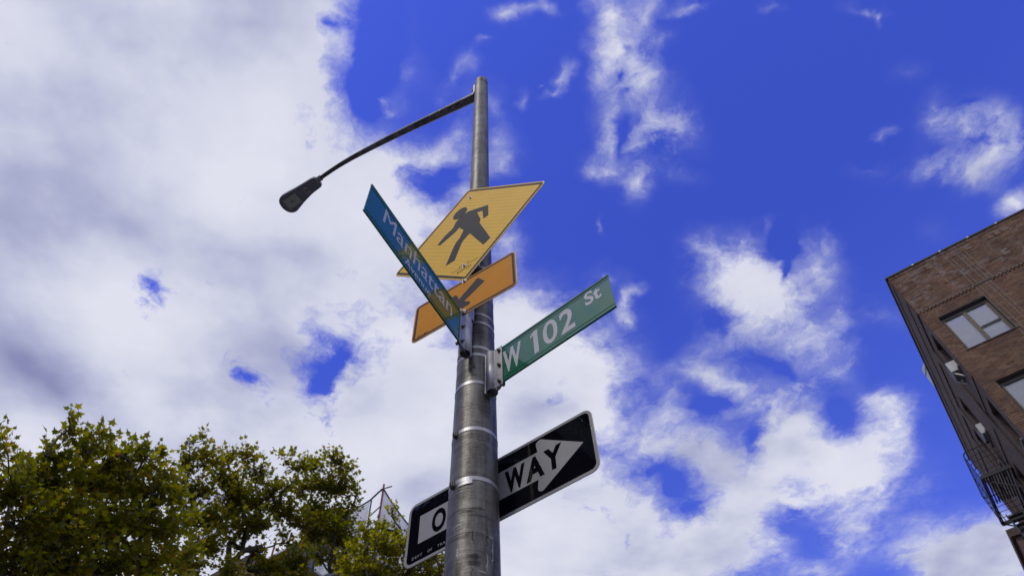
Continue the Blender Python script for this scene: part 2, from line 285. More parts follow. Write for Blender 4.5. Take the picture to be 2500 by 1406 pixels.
class MB:
    """collects shapes, then links them as one mesh object"""
    def __init__(s):
        s.v, s.f, s.sm = [], [], []

    def add(s, vs_, fs_, smooth=False):
        o = len(s.v)
        s.v += [tuple(p) for p in vs_]
        s.f += [tuple(i + o for i in f) for f in fs_]
        s.sm += [smooth] * len(fs_)
        return s

    def box(s, a, b):
        (x0, y0, z0), (x1, y1, z1) = [min(p, q) for p, q in zip(a, b)], [max(p, q) for p, q in zip(a, b)]
        return s.add([(x0, y0, z0), (x1, y0, z0), (x1, y1, z0), (x0, y1, z0), (x0, y0, z1), (x1, y0, z1), (x1, y1, z1), (x0, y1, z1)],
                     [(3, 2, 1, 0), (4, 5, 6, 7), (0, 1, 5, 4), (1, 2, 6, 5), (2, 3, 7, 6), (3, 0, 4, 7)])

    def bar(s, a, b, w, h=None):
        """square bar between two points"""
        a, b = Vector(a), Vector(b)
        h = h or w
        d = (b - a).normalized()
        u = d.cross(Vector((0, 0, 1)))
        if u.length < 1e-3: u = Vector((1, 0, 0))
        u.normalize(); v = u.cross(d)
        c = [(-w / 2, -h / 2), (w / 2, -h / 2), (w / 2, h / 2), (-w / 2, h / 2)]
        vs_ = [a + u * p + v * q for p, q in c] + [b + u * p + v * q for p, q in c]
        return s.add(vs_, [(3, 2, 1, 0), (4, 5, 6, 7), (0, 1, 5, 4), (1, 2, 6, 5), (2, 3, 7, 6), (3, 0, 4, 7)])

    def tube(s, pts, rad, seg=8, cap=True):
        pts = [Vector(p) for p in pts]
        if isinstance(rad, (int, float)): rad = [rad] * len(pts)
        vs_, fs_ = [], []
        ref = None
        for i, p in enumerate(pts):
            d = (pts[min(i + 1, len(pts) - 1)] - pts[max(i - 1, 0)]).normalized()
            if ref is None:
                ref = Vector((0, 0, 1)) if abs(d.z) < 0.9 else Vector((1, 0, 0))
            u = (ref - d * ref.dot(d)).normalized(); v = d.cross(u); ref = u
            for k in range(seg):
                t = 2 * math.pi * k / seg
                vs_.append(p + (u * math.cos(t) + v * math.sin(t)) * rad[i])
        for i in range(len(pts) - 1):
            for k in range(seg):
                a, b = i * seg + k, i * seg + (k + 1) % seg
                fs_.append((a, b, b + seg, a + seg))
        s.add(vs_, fs_, True)
        if cap:
            s.add(vs_[:seg], [tuple(range(seg - 1, -1, -1))]); s.add(vs_[-seg:], [tuple(range(seg))])
        return s

    def lathe(s, prof, seg=48, axis='Z', centre=(0, 0, 0), smooth=True, a0=0.0, a1=2 * math.pi):
        """prof: (radius, height) pairs"""
        full = abs(a1 - a0 - 2 * math.pi) < 1e-6
        n = seg if full else seg + 1
        vs_, fs_ = [], []
        for r, h in prof:
            for k in range(n):
                t = a0 + (a1 - a0) * k / seg
                vs_.append((centre[0] + r * math.cos(t), centre[1] + r * math.sin(t), centre[2] + h))
        for i in range(len(prof) - 1):
            for k in range(seg):
                a, b = i * n + k, i * n + (k + 1) % n
                fs_.append((a, b, b + n, a + n))
        return s.add(vs_, fs_, smooth)

    def prism(s, poly, y0, y1):
        """outline in x,z pushed along y (polygon may be concave)"""
        n = len(poly)
        vs_ = [(p[0], y0, p[1]) for p in poly] + [(p[0], y1, p[1]) for p in poly]
        return s.add(vs_, [tuple(range(n)), tuple(range(2 * n - 1, n - 1, -1))] + [(i, (i + 1) % n, (i + 1) % n + n, i + n) for i in range(n)])

    def build(s, name, mat, parent=None, loc=None, rot=None, bevel=0, link=True):
        me = bpy.data.meshes.new(name)
        me.from_pydata(s.v, [], s.f)
        me.polygons.foreach_set('use_smooth', s.sm)
        bm = bmesh.new(); bm.from_mesh(me)
        bmesh.ops.recalc_face_normals(bm, faces=bm.faces)
        if any(len(f.verts) > 4 for f in bm.faces):
            bmesh.ops.triangulate(bm, faces=[f for f in bm.faces if len(f.verts) > 4])
        bm.to_mesh(me); bm.free()
        me.materials.append(mat)
        o = bpy.data.objects.new(name, me)
        if link: COL.objects.link(o)
        if parent: o.parent = parent
        if loc: o.location = loc
        if rot: o.rotation_euler = rot
        if bevel:
            m = o.modifiers.new('bevel', 'BEVEL'); m.width = bevel; m.segments = 2; m.limit_method = 'ANGLE'
        return o


def rounded(poly, r, seg=6):
    """round the corners of a convex outline"""
    out = []
    n = len(poly)
    for i in range(n):
        p, a, b = Vector(poly[i]), Vector(poly[i - 1]), Vector(poly[(i + 1) % n])
        u, v = (a - p).normalized(), (b - p).normalized()
        ang = u.angle(v)
        t = r / math.tan(ang / 2)
        c = p + (u + v).normalized() * (r / math.sin(ang / 2))
        s_, e_ = p + u * t - c, p + v * t - c
        a0 = math.atan2(s_.y, s_.x); a1 = math.atan2(e_.y, e_.x)
        d = (a1 - a0 + math.pi) % (2 * math.pi) - math.pi
        for k in range(seg + 1):
            th = a0 + d * k / seg
            out.append((c.x + r * math.cos(th), c.y + r * math.sin(th)))
    return out


def inset(poly, d):
    n = len(poly); out = []
    area = sum(poly[i][0] * poly[(i + 1) % n][1] - poly[(i + 1) % n][0] * poly[i][1] for i in range(n))
    sgn = 1 if area > 0 else -1
    for i in range(n):
        p, a, b = Vector(poly[i]), Vector(poly[i - 1]), Vector(poly[(i + 1) % n])
        e1, e2 = (p - a).normalized(), (b - p).normalized()
        n1, n2 = Vector((-e1.y, e1.x)) * sgn, Vector((-e2.y, e2.x)) * sgn
        m = (n1 + n2).normalized()
        k = d / max(0.3, m.dot(n1))
        out.append((p.x + m.x * k, p.y + m.y * k))
    return out


def ring(outer, inner, y0, y1):
    """flat frame between two outlines of equal count"""
    mb = MB(); n = len(outer)
    vs_ = [(p[0], y, p[1]) for y in (y0, y1) for q in (outer, inner) for p in q]
    fs_ = []
    for i in range(n):
        j = (i + 1) % n
        fs_ += [(i, j, n + j, n + i), (2 * n + i, 3 * n + i, 3 * n + j, 2 * n + j), (i, 2 * n + i, 2 * n + j, j), (n + i, n + j, 3 * n + j, 3 * n + i)]
    return mb.add(vs_, fs_)


def lettering(text, box, mat, parent, y, bold=0.0, name='lettering', depth=0.0006, align_y=None, spacing=1.0, mirror=False):
    """flat raised letters fitted in box = (x0, x1, z0, z1) of the sign's face"""
    cu = bpy.data.curves.new(name, 'FONT')
    cu.body = text; cu.size = 1.0; cu.offset = bold; cu.space_character = spacing
    cu.resolution_u = 4
    tmp = bpy.data.objects.new(name, cu); COL.objects.link(tmp)
    bpy.context.view_layer.update()
    me = bpy.data.meshes.new_from_object(tmp.evaluated_get(bpy.context.evaluated_depsgraph_get()))
    bpy.data.objects.remove(tmp); bpy.data.curves.remove(cu)
    co = np.zeros(len(me.vertices) * 3); me.vertices.foreach_get('co', co); co = co.reshape(-1, 3)
    lo, hi = co.min(0), co.max(0)
    x0, x1, z0, z1 = box
    X = x0 + (co[:, 0] - lo[0]) / (hi[0] - lo[0]) * (x1 - x0)
    Z = z0 + (co[:, 1] - lo[1]) / (hi[1] - lo[1]) * (z1 - z0)
    me.vertices.foreach_set('co', np.stack([X, np.full_like(X, y), Z], 1).ravel())
    bm = bmesh.new(); bm.from_mesh(me)
    bmesh.ops.dissolve_limit(bm, angle_limit=0.001, verts=bm.verts, edges=bm.edges)
    ext = bmesh.ops.extrude_face_region(bm, geom=bm.faces[:])
    vv = [g for g in ext['geom'] if isinstance(g, bmesh.types.BMVert)]
    bmesh.ops.translate(bm, verts=vv, vec=(0, -depth, 0))
    bmesh.ops.recalc_face_normals(bm, faces=bm.faces)
    bm.to_mesh(me); bm.free()
    me.polygons.foreach_set('use_smooth', [False] * len(me.polygons))
    me.materials.clear(); me.materials.append(mat)
    me.name = name
    o = bpy.data.objects.new(name, me); COL.objects.link(o)
    o.parent = parent
    return o


# ------------------------------------------------------------------ materials
def new_mat(name):
    m = bpy.data.materials.new(name); m.use_nodes = True
    nt = m.node_tree
    return m, nt, nt.nodes['Principled BSDF'], nt.nodes.new, nt.links.new


def simple(name, col, rough=0.6, metal=0.0, var=0.12, scale=8.0, bump=0.0, coat=0.0, spec=0.5, stretch=(1, 1, 1), bscale=None):
    m, nt, b, N, L = new_mat(name)
    tc = N('ShaderNodeTexCoord')
    mp = N('ShaderNodeMapping'); mp.inputs['Scale'].default_value = stretch
    L(tc.outputs['Object'], mp.inputs[0])
    nz = N('ShaderNodeTexNoise'); nz.inputs['Scale'].default_value = scale; nz.inputs['Detail'].default_value = 8
    nz.inputs['Roughness'].default_value = 0.65
    L(mp.outputs[0], nz.inputs[0])
    cr = N('ShaderNodeValToRGB'); L(nz.outputs['Fac'], cr.inputs[0])
    e = cr.color_ramp.elements
    e[0].position = 0.3; e[0].color = tuple(c * (1 - var) for c in col) + (1,)
    e[1].position = 0.7; e[1].color = tuple(min(1, c * (1 + var)) for c in col) + (1,)
    L(cr.outputs[0], b.inputs['Base Color'])
    b.inputs['Roughness'].default_value = rough; b.inputs['Metallic'].default_value = metal
    b.inputs['Coat Weight'].default_value = coat; b.inputs['Coat Roughness'].default_value = 0.06
    b.inputs['Specular IOR Level'].default_value = spec
    if bump:
        bp = N('ShaderNodeBump'); bp.inputs['Strength'].default_value = bump; bp.inputs['Distance'].default_value = 0.01
        nb = nz
        if bscale:
            nb = N('ShaderNodeTexNoise'); nb.inputs['Scale'].default_value = bscale; nb.inputs['Detail'].default_value = 5; L(mp.outputs[0], nb.inputs[0])
        L(nb.outputs['Fac'], bp.inputs['Height']); L(bp.outputs[0], b.inputs['Normal'])
    return m


def pole_metal():
    """weathered spun aluminium: fine lathe lines, dark scuffs, water streaks"""
    m, nt, b, N, L = new_mat('weathered_pole_metal')
    tc = N('ShaderNodeTexCoord')

    def nz(scale, st, det=6, rough=0.6):
        mp = N('ShaderNodeMapping'); mp.inputs['Scale'].default_value = st; L(tc.outputs['Object'], mp.inputs[0])
        n = N('ShaderNodeTexNoise'); n.inputs['Scale'].default_value = scale; n.inputs['Detail'].default_value = det; n.inputs['Roughness'].default_value = rough
        L(mp.outputs[0], n.inputs[0]); return n.outputs['Fac']
    lines = nz(1.0, (9, 9, 420), 4)
    bands = nz(1.0, (1.5, 1.5, 34), 3)
    streak = nz(1.0, (42, 42, 2.2), 5)
    blot = nz(9.0, (1, 1, 0.7), 8, 0.7)
    scuff = nz(1.0, (16, 16, 60), 6, 0.7)

    def mathn(op, a, c, d=None, clamp=False):
        n = N('ShaderNodeMath'); n.operation = op; n.use_clamp = clamp
        for i, v in enumerate((a, c, d)):
            if v is None: continue
            if isinstance(v, (int, float)): n.inputs[i].default_value = v
            else: L(v, n.inputs[i])
        return n.outputs[0]
    t = mathn('MULTIPLY_ADD', lines, 0.30, 0.0)
    t = mathn('MULTIPLY_ADD', bands, 0.25, t)
    t = mathn('MULTIPLY_ADD', streak, 0.50, t)
    t = mathn('MULTIPLY_ADD', blot, 0.75, t)
    cr = N('ShaderNodeValToRGB'); L(t, cr.inputs[0])
    e = cr.color_ramp.elements
    e[0].position = 0.55; e[0].color = (0.017, 0.016, 0.015, 1)
    e[1].position = 1.2 if False else 1.0; e[1].color = (0.150, 0.144, 0.134, 1)
    k = e.new(0.8); k.color = (0.056, 0.053, 0.049, 1)
    # dark rubbed marks
    ds = N('ShaderNodeMapRange'); L(scuff, ds.inputs[0]); ds.inputs[1].default_value = 0.60; ds.inputs[2].default_value = 0.72
    mx = N('ShaderNodeMix'); mx.data_type = 'RGBA'; L(mathn('MULTIPLY', ds.outputs[0], 0.8), mx.inputs['Factor'])
    L(cr.outputs[0], mx.inputs[6]); mx.inputs[7].default_value = (0.035, 0.033, 0.03, 1)
    # old scrapes and rubbed spots, each at its own place on the shaft: x, y, z, half width, half height, darkness
    wob = N('ShaderNodeTexNoise'); wob.inputs['Scale'].default_value = 38; wob.inputs['Detail'].default_value = 6; L(tc.outputs['Object'], wob.inputs[0])
    wv = N('ShaderNodeVectorMath'); wv.operation = 'SUBTRACT'; L(wob.outputs['Color'], wv.inputs[0]); wv.inputs[1].default_value = (0.5, 0.5, 0.5)
    ws = N('ShaderNodeVectorMath'); ws.operation = 'SCALE'; L(wv.outputs[0], ws.inputs[0]); ws.inputs['Scale'].default_value = 0.03
    wp = N('ShaderNodeVectorMath'); wp.operation = 'ADD'; L(tc.outputs['Object'], wp.inputs[0]); L(ws.outputs[0], wp.inputs[1])
    col = mx.outputs[2]
    MARKS = [(0.004, -0.092, 3.029, 0.020, 0.014, 0.9), (0.004, -0.092, 3.005, 0.022, 0.012, 0.85), (-0.022, -0.089, 3.209, 0.022, 0.008, 0.6), (0.012, -0.091, 3.222, 0.030, 0.006, 0.6),
             (-0.040, -0.083, 3.108, 0.030, 0.006, 0.55), (-0.019, -0.090, 3.118, 0.012, 0.008, 0.6), (0.000, -0.092, 3.104, 0.0028, 0.034, 0.8), (0.048, -0.079, 3.112, 0.003, 0.040, 0.8), (-0.044, -0.081, 2.985, 0.010, 0.022, 0.5),
             (-0.004, -0.092, 2.965, 0.003, 0.030, 0.7), (0.059, -0.071, 3.73, 0.004, 0.10, 0.6), (-0.030, -0.087, 4.04, 0.006, 0.035, 0.7), (0.020, -0.09, 3.19, 0.06, 0.004, 0.5), (-0.02, -0.089, 3.93, 0.05, 0.006, 0.5),
             (0.03, -0.085, 3.55, 0.05, 0.004, 0.45), (0.0, -0.09, 3.47, 0.04, 0.003, 0.4), (0.02, -0.08, 4.23, 0.04, 0.006, 0.6), (-0.01, -0.085, 3.985, 0.006, 0.012, 0.8),
             (0.065, -0.065, 3.070, 0.0022, 0.055, -0.8), (0.058, -0.07, 3.12, 0.012, 0.004, -0.6), (-0.05, -0.078, 3.05, 0.003, 0.020, -0.6), (-0.055, -0.075, 3.16, 0.018, 0.003, -0.5), (0.03, -0.087, 2.98, 0.014, 0.003, -0.5), (0.045, -0.08, 3.02, 0.002, 0.03, -0.6)]
    for (px, py, pz, hw, hh, dk) in MARKS:
        mp = N('ShaderNodeMapping'); mp.vector_type = 'TEXTURE'
        mp.inputs['Location'].default_value = (px, py, pz); mp.inputs['Scale'].default_value = (hw * 1.3, hw * 1.3 + 0.02, hh * 1.3)
        L(wp.outputs[0], mp.inputs[0])
        gr = N('ShaderNodeTexGradient'); gr.gradient_type = 'SPHERICAL'; L(mp.outputs[0], gr.inputs[0])
        fm = mathn('MULTIPLY', mathn('MULTIPLY', gr.outputs['Fac'], 1.8, None, True), abs(dk))
        mk = N('ShaderNodeMix'); mk.data_type = 'RGBA'; L(fm, mk.inputs['Factor']); L(col, mk.inputs[6])
        mk.inputs[7].default_value = (0.012, 0.011, 0.010, 1) if dk > 0 else (0.45, 0.45, 0.44, 1)
        col = mk.outputs[2]
    L(col, b.inputs['Base Color'])
    b.inputs['Metallic'].default_value = 0.68
    rr = mathn('MULTIPLY_ADD', lines, 0.35, 0.26); rr = mathn('MULTIPLY_ADD', ds.outputs[0], 0.2, rr)
    L(rr, b.inputs['Roughness'])
    bp = N('ShaderNodeBump'); bp.inputs['Strength'].default_value = 0.6; bp.inputs['Distance'].default_value = 0.002
    L(mathn('MULTIPLY_ADD', blot, 1.5, mathn('MULTIPLY_ADD', bands, 1.5, lines)), bp.inputs['Height']); L(bp.outputs[0], b.inputs['Normal'])
    return m


def sheeting(name, col, wave_dir=None, spacing=0.02, amt=0.12, rough=0.35, coat=0.6, dirt=0.12, coat_rough=0.08, dots=False):
    """reflective sign sheeting: faint ribs and road dirt under a clear film"""
    m, nt, b, N, L = new_mat(name)
    tc = N('ShaderNodeTexCoord')
    nz = N('ShaderNodeTexNoise'); nz.inputs['Scale'].default_value = 9; nz.inputs['Detail'].default_value = 9; nz.inputs['Roughness'].default_value = 0.7
    L(tc.outputs['Object'], nz.inputs[0])
    cr = N('ShaderNodeValToRGB'); L(nz.outputs['Fac'], cr.inputs[0])
    e = cr.color_ramp.elements
    e[0].position = 0.3; e[0].color = tuple(c * (1 - dirt) for c in col) + (1,)
    e[1].position = 0.62; e[1].color = col + (1,)
    src = cr.outputs[0]
    if wave_dir is not None:
        dp = N('ShaderNodeVectorMath'); dp.operation = 'DOT_PRODUCT'; L(tc.outputs['Object'], dp.inputs[0]); dp.inputs[1].default_value = (wave_dir[0], 0, wave_dir[1])
        ml = N('ShaderNodeMath'); ml.operation = 'MULTIPLY'; L(dp.outputs['Value'], ml.inputs[0]); ml.inputs[1].default_value = 2 * math.pi / spacing
        ad = N('ShaderNodeMath'); ad.operation = 'MULTIPLY_ADD'; L(nz.outputs['Fac'], ad.inputs[0]); ad.inputs[1].default_value = 3.0; L(ml.outputs[0], ad.inputs[2])
        si = N('ShaderNodeMath'); si.operation = 'SINE'; L(ad.outputs[0], si.inputs[0])
        mr = N('ShaderNodeMapRange'); L(si.outputs[0], mr.inputs[0]); mr.inputs[1].default_value = -1; mr.inputs[3].default_value = 1 - amt; mr.inputs[4].default_value = 1.0
        mx = N('ShaderNodeVectorMath'); mx.operation = 'SCALE'; L(src, mx.inputs[0]); L(mr.outputs[0], mx.inputs['Scale'])
        src = mx.outputs[0]
    if dots:
        vo = N('ShaderNodeTexVoronoi'); vo.inputs['Scale'].default_value = 160; L(tc.outputs['Object'], vo.inputs[0]); vo.inputs['Randomness'].default_value = 0.15
        mr = N('ShaderNodeMapRange'); L(vo.outputs['Distance'], mr.inputs[0]); mr.inputs[2].default_value = 0.6; mr.inputs[3].default_value = 0.86; mr.inputs[4].default_value = 1.06
        mx = N('ShaderNodeVectorMath'); mx.operation = 'SCALE'; L(src, mx.inputs[0]); L(mr.outputs[0], mx.inputs['Scale'])
        src = mx.outputs[0]
    L(src, b.inputs['Base Color'])
    b.inputs['Roughness'].default_value = rough
    b.inputs['Specular IOR Level'].default_value = 0.12
    b.inputs['Coat Weight'].default_value = coat
    b.inputs['Coat Roughness'].default_value = coat_rough
    wv = N('ShaderNodeTexNoise'); wv.inputs['Scale'].default_value = 14; wv.inputs['Detail'].default_value = 3; L(tc.outputs['Object'], wv.inputs[0])
    bp = N('ShaderNodeBump'); bp.inputs['Strength'].default_value = 0.12; bp.inputs['Distance'].default_value = 0.004
    L(wv.outputs['Fac'], bp.inputs['Height']); L(bp.outputs[0], b.inputs['Coat Normal'])
    return m


def brick_mat():
    """one material for all real bricks; 'tone' varies from brick to brick"""
    m, nt, b, N, L = new_mat('old_brick')
    at = N('ShaderNodeAttribute'); at.attribute_name = 'tone'
    oi = N('ShaderNodeObjectInfo')
    ad = N('ShaderNodeMath'); ad.operation = 'ADD'; L(at.outputs['Fac'], ad.inputs[0])
    ao = N('ShaderNodeAttribute'); ao.attribute_name = 'single'; ao.attribute_type = 'OBJECT'
    mu = N('ShaderNodeMath'); mu.operation = 'MULTIPLY'; L(oi.outputs['Random'], mu.inputs[0]); L(ao.outputs['Fac'], mu.inputs[1])
    L(mu.outputs[0], ad.inputs[1])
    fr = N('ShaderNodeMath'); fr.operation = 'FRACT'; L(ad.outputs[0], fr.inputs[0])
    cr = N('ShaderNodeValToRGB'); L(fr.outputs[0], cr.inputs[0]); cr.color_ramp.interpolation = 'LINEAR'
    e = cr.color_ramp.elements
    e[0].position = 0.0; e[0].color = (0.115, 0.058, 0.036, 1)
    e[1].position = 1.0; e[1].color = (0.155, 0.064, 0.045, 1)
    for p, c in ((0.2, (0.175, 0.10, 0.060, 1)), (0.4, (0.23, 0.14, 0.080, 1)), (0.6, (0.17, 0.08, 0.048, 1)), (0.8, (0.185, 0.10, 0.062, 1)), (0.93, (0.16, 0.085, 0.06, 1))):
        k = e.new(p); k.color = c
    geo = N('ShaderNodeNewGeometry')
    nz = N('ShaderNodeTexNoise'); nz.inputs['Scale'].default_value = 1.1; nz.inputs['Detail'].default_value = 9; nz.inputs['Roughness'].default_value = 0.7
    L(geo.outputs['Position'], nz.inputs[0])
    mr = N('ShaderNodeMapRange'); L(nz.outputs['Fac'], mr.inputs[0]); mr.inputs[1].default_value = 0.3; mr.inputs[2].default_value = 0.7; mr.inputs[3].default_value = 0.42; mr.inputs[4].default_value = 0.98
    sc_ = N('ShaderNodeVectorMath'); sc_.operation = 'SCALE'; L(cr.outputs[0], sc_.inputs[0]); L(mr.outputs[0], sc_.inputs['Scale'])
    # white salts blooming out of the parapet
    n2 = N('ShaderNodeTexNoise'); n2.inputs['Scale'].default_value = 2.3; n2.inputs['Detail'].default_value = 10; n2.inputs['Roughness'].default_value = 0.75; L(geo.outputs['Position'], n2.inputs[0])
    sp = N('ShaderNodeSeparateXYZ'); L(geo.outputs['Position'], sp.inputs[0])
    hz = N('ShaderNodeMapRange'); L(sp.outputs[2], hz.inputs[0]); hz.inputs[1].default_value = 18.6; hz.inputs[2].default_value = 19.6; hz.inputs[3].default_value = 0.05; hz.inputs[4].default_value = 0.8
    m2 = N('ShaderNodeMapRange'); L(n2.outputs['Fac'], m2.inputs[0]); m2.inputs[1].default_value = 0.52; m2.inputs[2].default_value = 0.68
    mm = N('ShaderNodeMath'); mm.operation = 'MULTIPLY'; L(m2.outputs[0], mm.inputs[0]); L(hz.outputs[0], mm.inputs[1])
    mx = N('ShaderNodeMix'); mx.data_type = 'RGBA'; L(mm.outputs[0], mx.inputs['Factor']); L(sc_.outputs[0], mx.inputs[6]); mx.inputs[7].default_value = (0.26, 0.235, 0.225, 1)
    L(mx.outputs[2], b.inputs['Base Color'])
    b.inputs['Roughness'].default_value = 0.9
    fz = N('ShaderNodeTexNoise'); fz.inputs['Scale'].default_value = 60; fz.inputs['Detail'].default_value = 4; L(geo.outputs['Position'], fz.inputs[0])
    bp = N('ShaderNodeBump'); bp.inputs['Strength'].default_value = 0.5; bp.inputs['Distance'].default_value = 0.004; L(fz.outputs['Fac'], bp.inputs['Height']); L(bp.outputs[0], b.inputs['Normal'])
    return m


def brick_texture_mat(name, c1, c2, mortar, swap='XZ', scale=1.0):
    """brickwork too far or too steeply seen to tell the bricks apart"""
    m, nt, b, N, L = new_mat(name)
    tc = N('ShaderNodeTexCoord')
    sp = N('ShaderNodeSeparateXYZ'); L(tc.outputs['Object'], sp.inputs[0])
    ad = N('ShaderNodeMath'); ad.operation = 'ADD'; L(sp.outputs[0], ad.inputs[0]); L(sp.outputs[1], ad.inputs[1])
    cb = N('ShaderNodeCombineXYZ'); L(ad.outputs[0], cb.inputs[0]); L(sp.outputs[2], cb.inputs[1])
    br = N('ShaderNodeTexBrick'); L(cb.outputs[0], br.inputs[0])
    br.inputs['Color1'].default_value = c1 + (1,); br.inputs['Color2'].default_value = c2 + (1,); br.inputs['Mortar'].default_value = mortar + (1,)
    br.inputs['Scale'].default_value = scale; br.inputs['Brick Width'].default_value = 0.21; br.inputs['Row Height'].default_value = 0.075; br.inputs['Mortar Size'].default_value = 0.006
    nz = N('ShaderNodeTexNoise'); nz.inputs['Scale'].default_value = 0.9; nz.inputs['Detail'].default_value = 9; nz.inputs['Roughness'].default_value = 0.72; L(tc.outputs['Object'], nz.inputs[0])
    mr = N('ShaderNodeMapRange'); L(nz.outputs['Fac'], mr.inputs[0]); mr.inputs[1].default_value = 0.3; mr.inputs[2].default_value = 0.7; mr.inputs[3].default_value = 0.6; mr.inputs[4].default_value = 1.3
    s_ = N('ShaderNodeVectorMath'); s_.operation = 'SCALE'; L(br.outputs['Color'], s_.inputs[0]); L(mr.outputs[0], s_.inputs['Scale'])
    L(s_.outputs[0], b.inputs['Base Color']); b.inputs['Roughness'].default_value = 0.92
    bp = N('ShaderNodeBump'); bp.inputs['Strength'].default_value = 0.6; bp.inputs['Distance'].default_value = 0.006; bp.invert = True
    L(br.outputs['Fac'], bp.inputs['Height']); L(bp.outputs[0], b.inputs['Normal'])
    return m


def leaf_mat(name, ramp):
    m, nt, b, N, L = new_mat(name)
    nt.nodes.remove(b)
    at = N('ShaderNodeAttribute'); at.attribute_name = 'tone'
    oi = N('ShaderNodeObjectInfo')
    ao = N('ShaderNodeAttribute'); ao.attribute_name = 'single'; ao.attribute_type = 'OBJECT'
    mu = N('ShaderNodeMath'); mu.operation = 'MULTIPLY_ADD'; L(oi.outputs['Random'], mu.inputs[0]); L(ao.outputs['Fac'], mu.inputs[1]); L(at.outputs['Fac'], mu.inputs[2])
    cr = N('ShaderNodeValToRGB'); L(mu.outputs[0], cr.inputs[0])
    e = cr.color_ramp.elements
    e[0].position = ramp[0][0]; e[0].color = ramp[0][1] + (1,)
    e[1].position = ramp[-1][0]; e[1].color = ramp[-1][1] + (1,)
    for p, c in ramp[1:-1]:
        k = e.new(p); k.color = c + (1,)
    d = N('ShaderNodeBsdfDiffuse'); L(cr.outputs[0], d.inputs[0])
    t = N('ShaderNodeBsdfTranslucent')
    g = N('ShaderNodeVectorMath'); g.operation = 'MULTIPLY'; L(cr.outputs[0], g.inputs[0]); g.inputs[1].default_value = (1.95, 1.85, 0.4)
    L(g.outputs[0], t.inputs[0])
    mx = N('ShaderNodeMixShader'); mx.inputs[0].default_value = 0.6; L(d.outputs[0], mx.inputs[1]); L(t.outputs[0], mx.inputs[2])
    gl = N('ShaderNodeBsdfGlossy'); gl.inputs['Roughness'].default_value = 0.45; gl.inputs['Color'].default_value = (1, 1, 1, 1)
    m2 = N('ShaderNodeMixShader'); m2.inputs[0].default_value = 0.025; L(mx.outputs[0], m2.inputs[1]); L(gl.outputs[0], m2.inputs[2])
    out = nt.nodes['Material Output']; L(m2.outputs[0], out.inputs[0])
    return m


def glass_mat(name, tint=(0.8, 0.85, 0.9), refl=0.25):
    m, nt, b, N, L = new_mat(name)
    nt.nodes.remove(b)
    gl = N('ShaderNodeBsdfGlossy'); gl.inputs['Roughness'].default_value = 0.02
    tr = N('ShaderNodeBsdfTransparent'); tr.inputs[0].default_value = tint + (1,)
    fr = N('ShaderNodeFresnel'); fr.inputs[0].default_value = 1.4
    mr = N('ShaderNodeMath'); mr.operation = 'ADD'; mr.use_clamp = True; L(fr.outputs[0], mr.inputs[0]); mr.inputs[1].default_value = refl
    mx = N('ShaderNodeMixShader'); L(mr.outputs[0], mx.inputs[0]); L(tr.outputs[0], mx.inputs[1]); L(gl.outputs[0], mx.inputs[2])
    L(mx.outputs[0], nt.nodes['Material Output'].inputs[0])
    return m


M = {}
M['pole'] = pole_metal()
M['band'] = simple('stainless_band', (0.34, 0.34, 0.36), 0.45, 0.8, 0.2, 30)
M['bracket'] = simple('extruded_aluminium', (0.35, 0.35, 0.375), 0.46, 0.7, 0.18, 26, stretch=(1, 1, 0.15))
M['bolt'] = simple('weathered_bolt_steel', (0.13, 0.12, 0.115), 0.42, 0.8, 0.3, 60)
M['bolt_bright'] = simple('bright_bolt_steel', (0.55, 0.52, 0.5), 0.25, 0.95, 0.2, 60)
M['dark_hole'] = simple('dark_opening', (0.008, 0.008, 0.008), 0.9)
M['alu_back'] = simple('sign_aluminium', (0.42, 0.42, 0.43), 0.45, 0.7, 0.12, 18)
M['yellow'] = sheeting('yellow_sheeting', (0.80, 0.47, 0.004), (0.7071, 0.7071), 0.0285, 0.13, 0.5, 0.16, 0.10, 0.14)
M['orange'] = sheeting('amber_sheeting', (0.68, 0.265, 0.0), (0.06, 1.0), 0.0158, 0.22, 0.6, 0.02, 0.14, 0.2)
M['black_ink'] = sheeting('black_ink', (0.006, 0.007, 0.012), None, rough=0.6, coat=0.16, dirt=0.3, coat_rough=0.12)
M['black_sheet'] = sheeting('black_sheeting', (0.004, 0.0045, 0.008), None, rough=0.4, coat=0.38, dirt=0.4, coat_rough=0.02)
for _n in M['black_sheet'].node_tree.nodes:
    if _n.type == 'BSDF_PRINCIPLED': _n.inputs['Specular IOR Level'].default_value = 0.0
M['white_sheet'] = sheeting('white_sheeting', (0.34, 0.34, 0.35), (1, 0.0), 0.011, 0.10, 0.45, 0.25, 0.12, 0.15)
M['rim_white'] = sheeting('white_rim', (0.33, 0.33, 0.34), None, rough=0.5, coat=0.25, dirt=0.25)
M['yellow_rim'] = sheeting('yellow_rim', (0.78, 0.50, 0.05), None, rough=0.5, coat=0.2, dirt=0.15)
M['green'] = sheeting('green_sheeting', (0.0, 0.13, 0.062), None, rough=0.28, coat=1.0, dirt=0.2, coat_rough=0.035)
M['letter'] = sheeting('letter_sheeting', (0.50, 0.49, 0.54), None, rough=0.4, coat=0.45, dirt=0.12, coat_rough=0.1, dots=True)
M['lamp_body'] = simple('lamp_grey_paint', (0.16, 0.16, 0.19), 0.5, 0.0, 0.12, 20)
M['lamp_lens'] = simple('lamp_lens', (0.38, 0.42, 0.34), 0.12, 0.0, 0.2, 60, coat=0.8)
M['decal'] = simple('grey_decal', (0.34, 0.32, 0.34), 0.6)
M['black_paint'] = simple('black_paint', (0.01, 0.01, 0.012), 0.5)
M['brick'] = brick_mat()
M['mortar'] = simple('lime_mortar', (0.17, 0.145, 0.125), 0.95, 0, 0.3, 5, 0.6, bscale=50)
M['caulk'] = simple('pale_joint', (0.19, 0.165, 0.14), 0.9, 0, 0.2, 6)
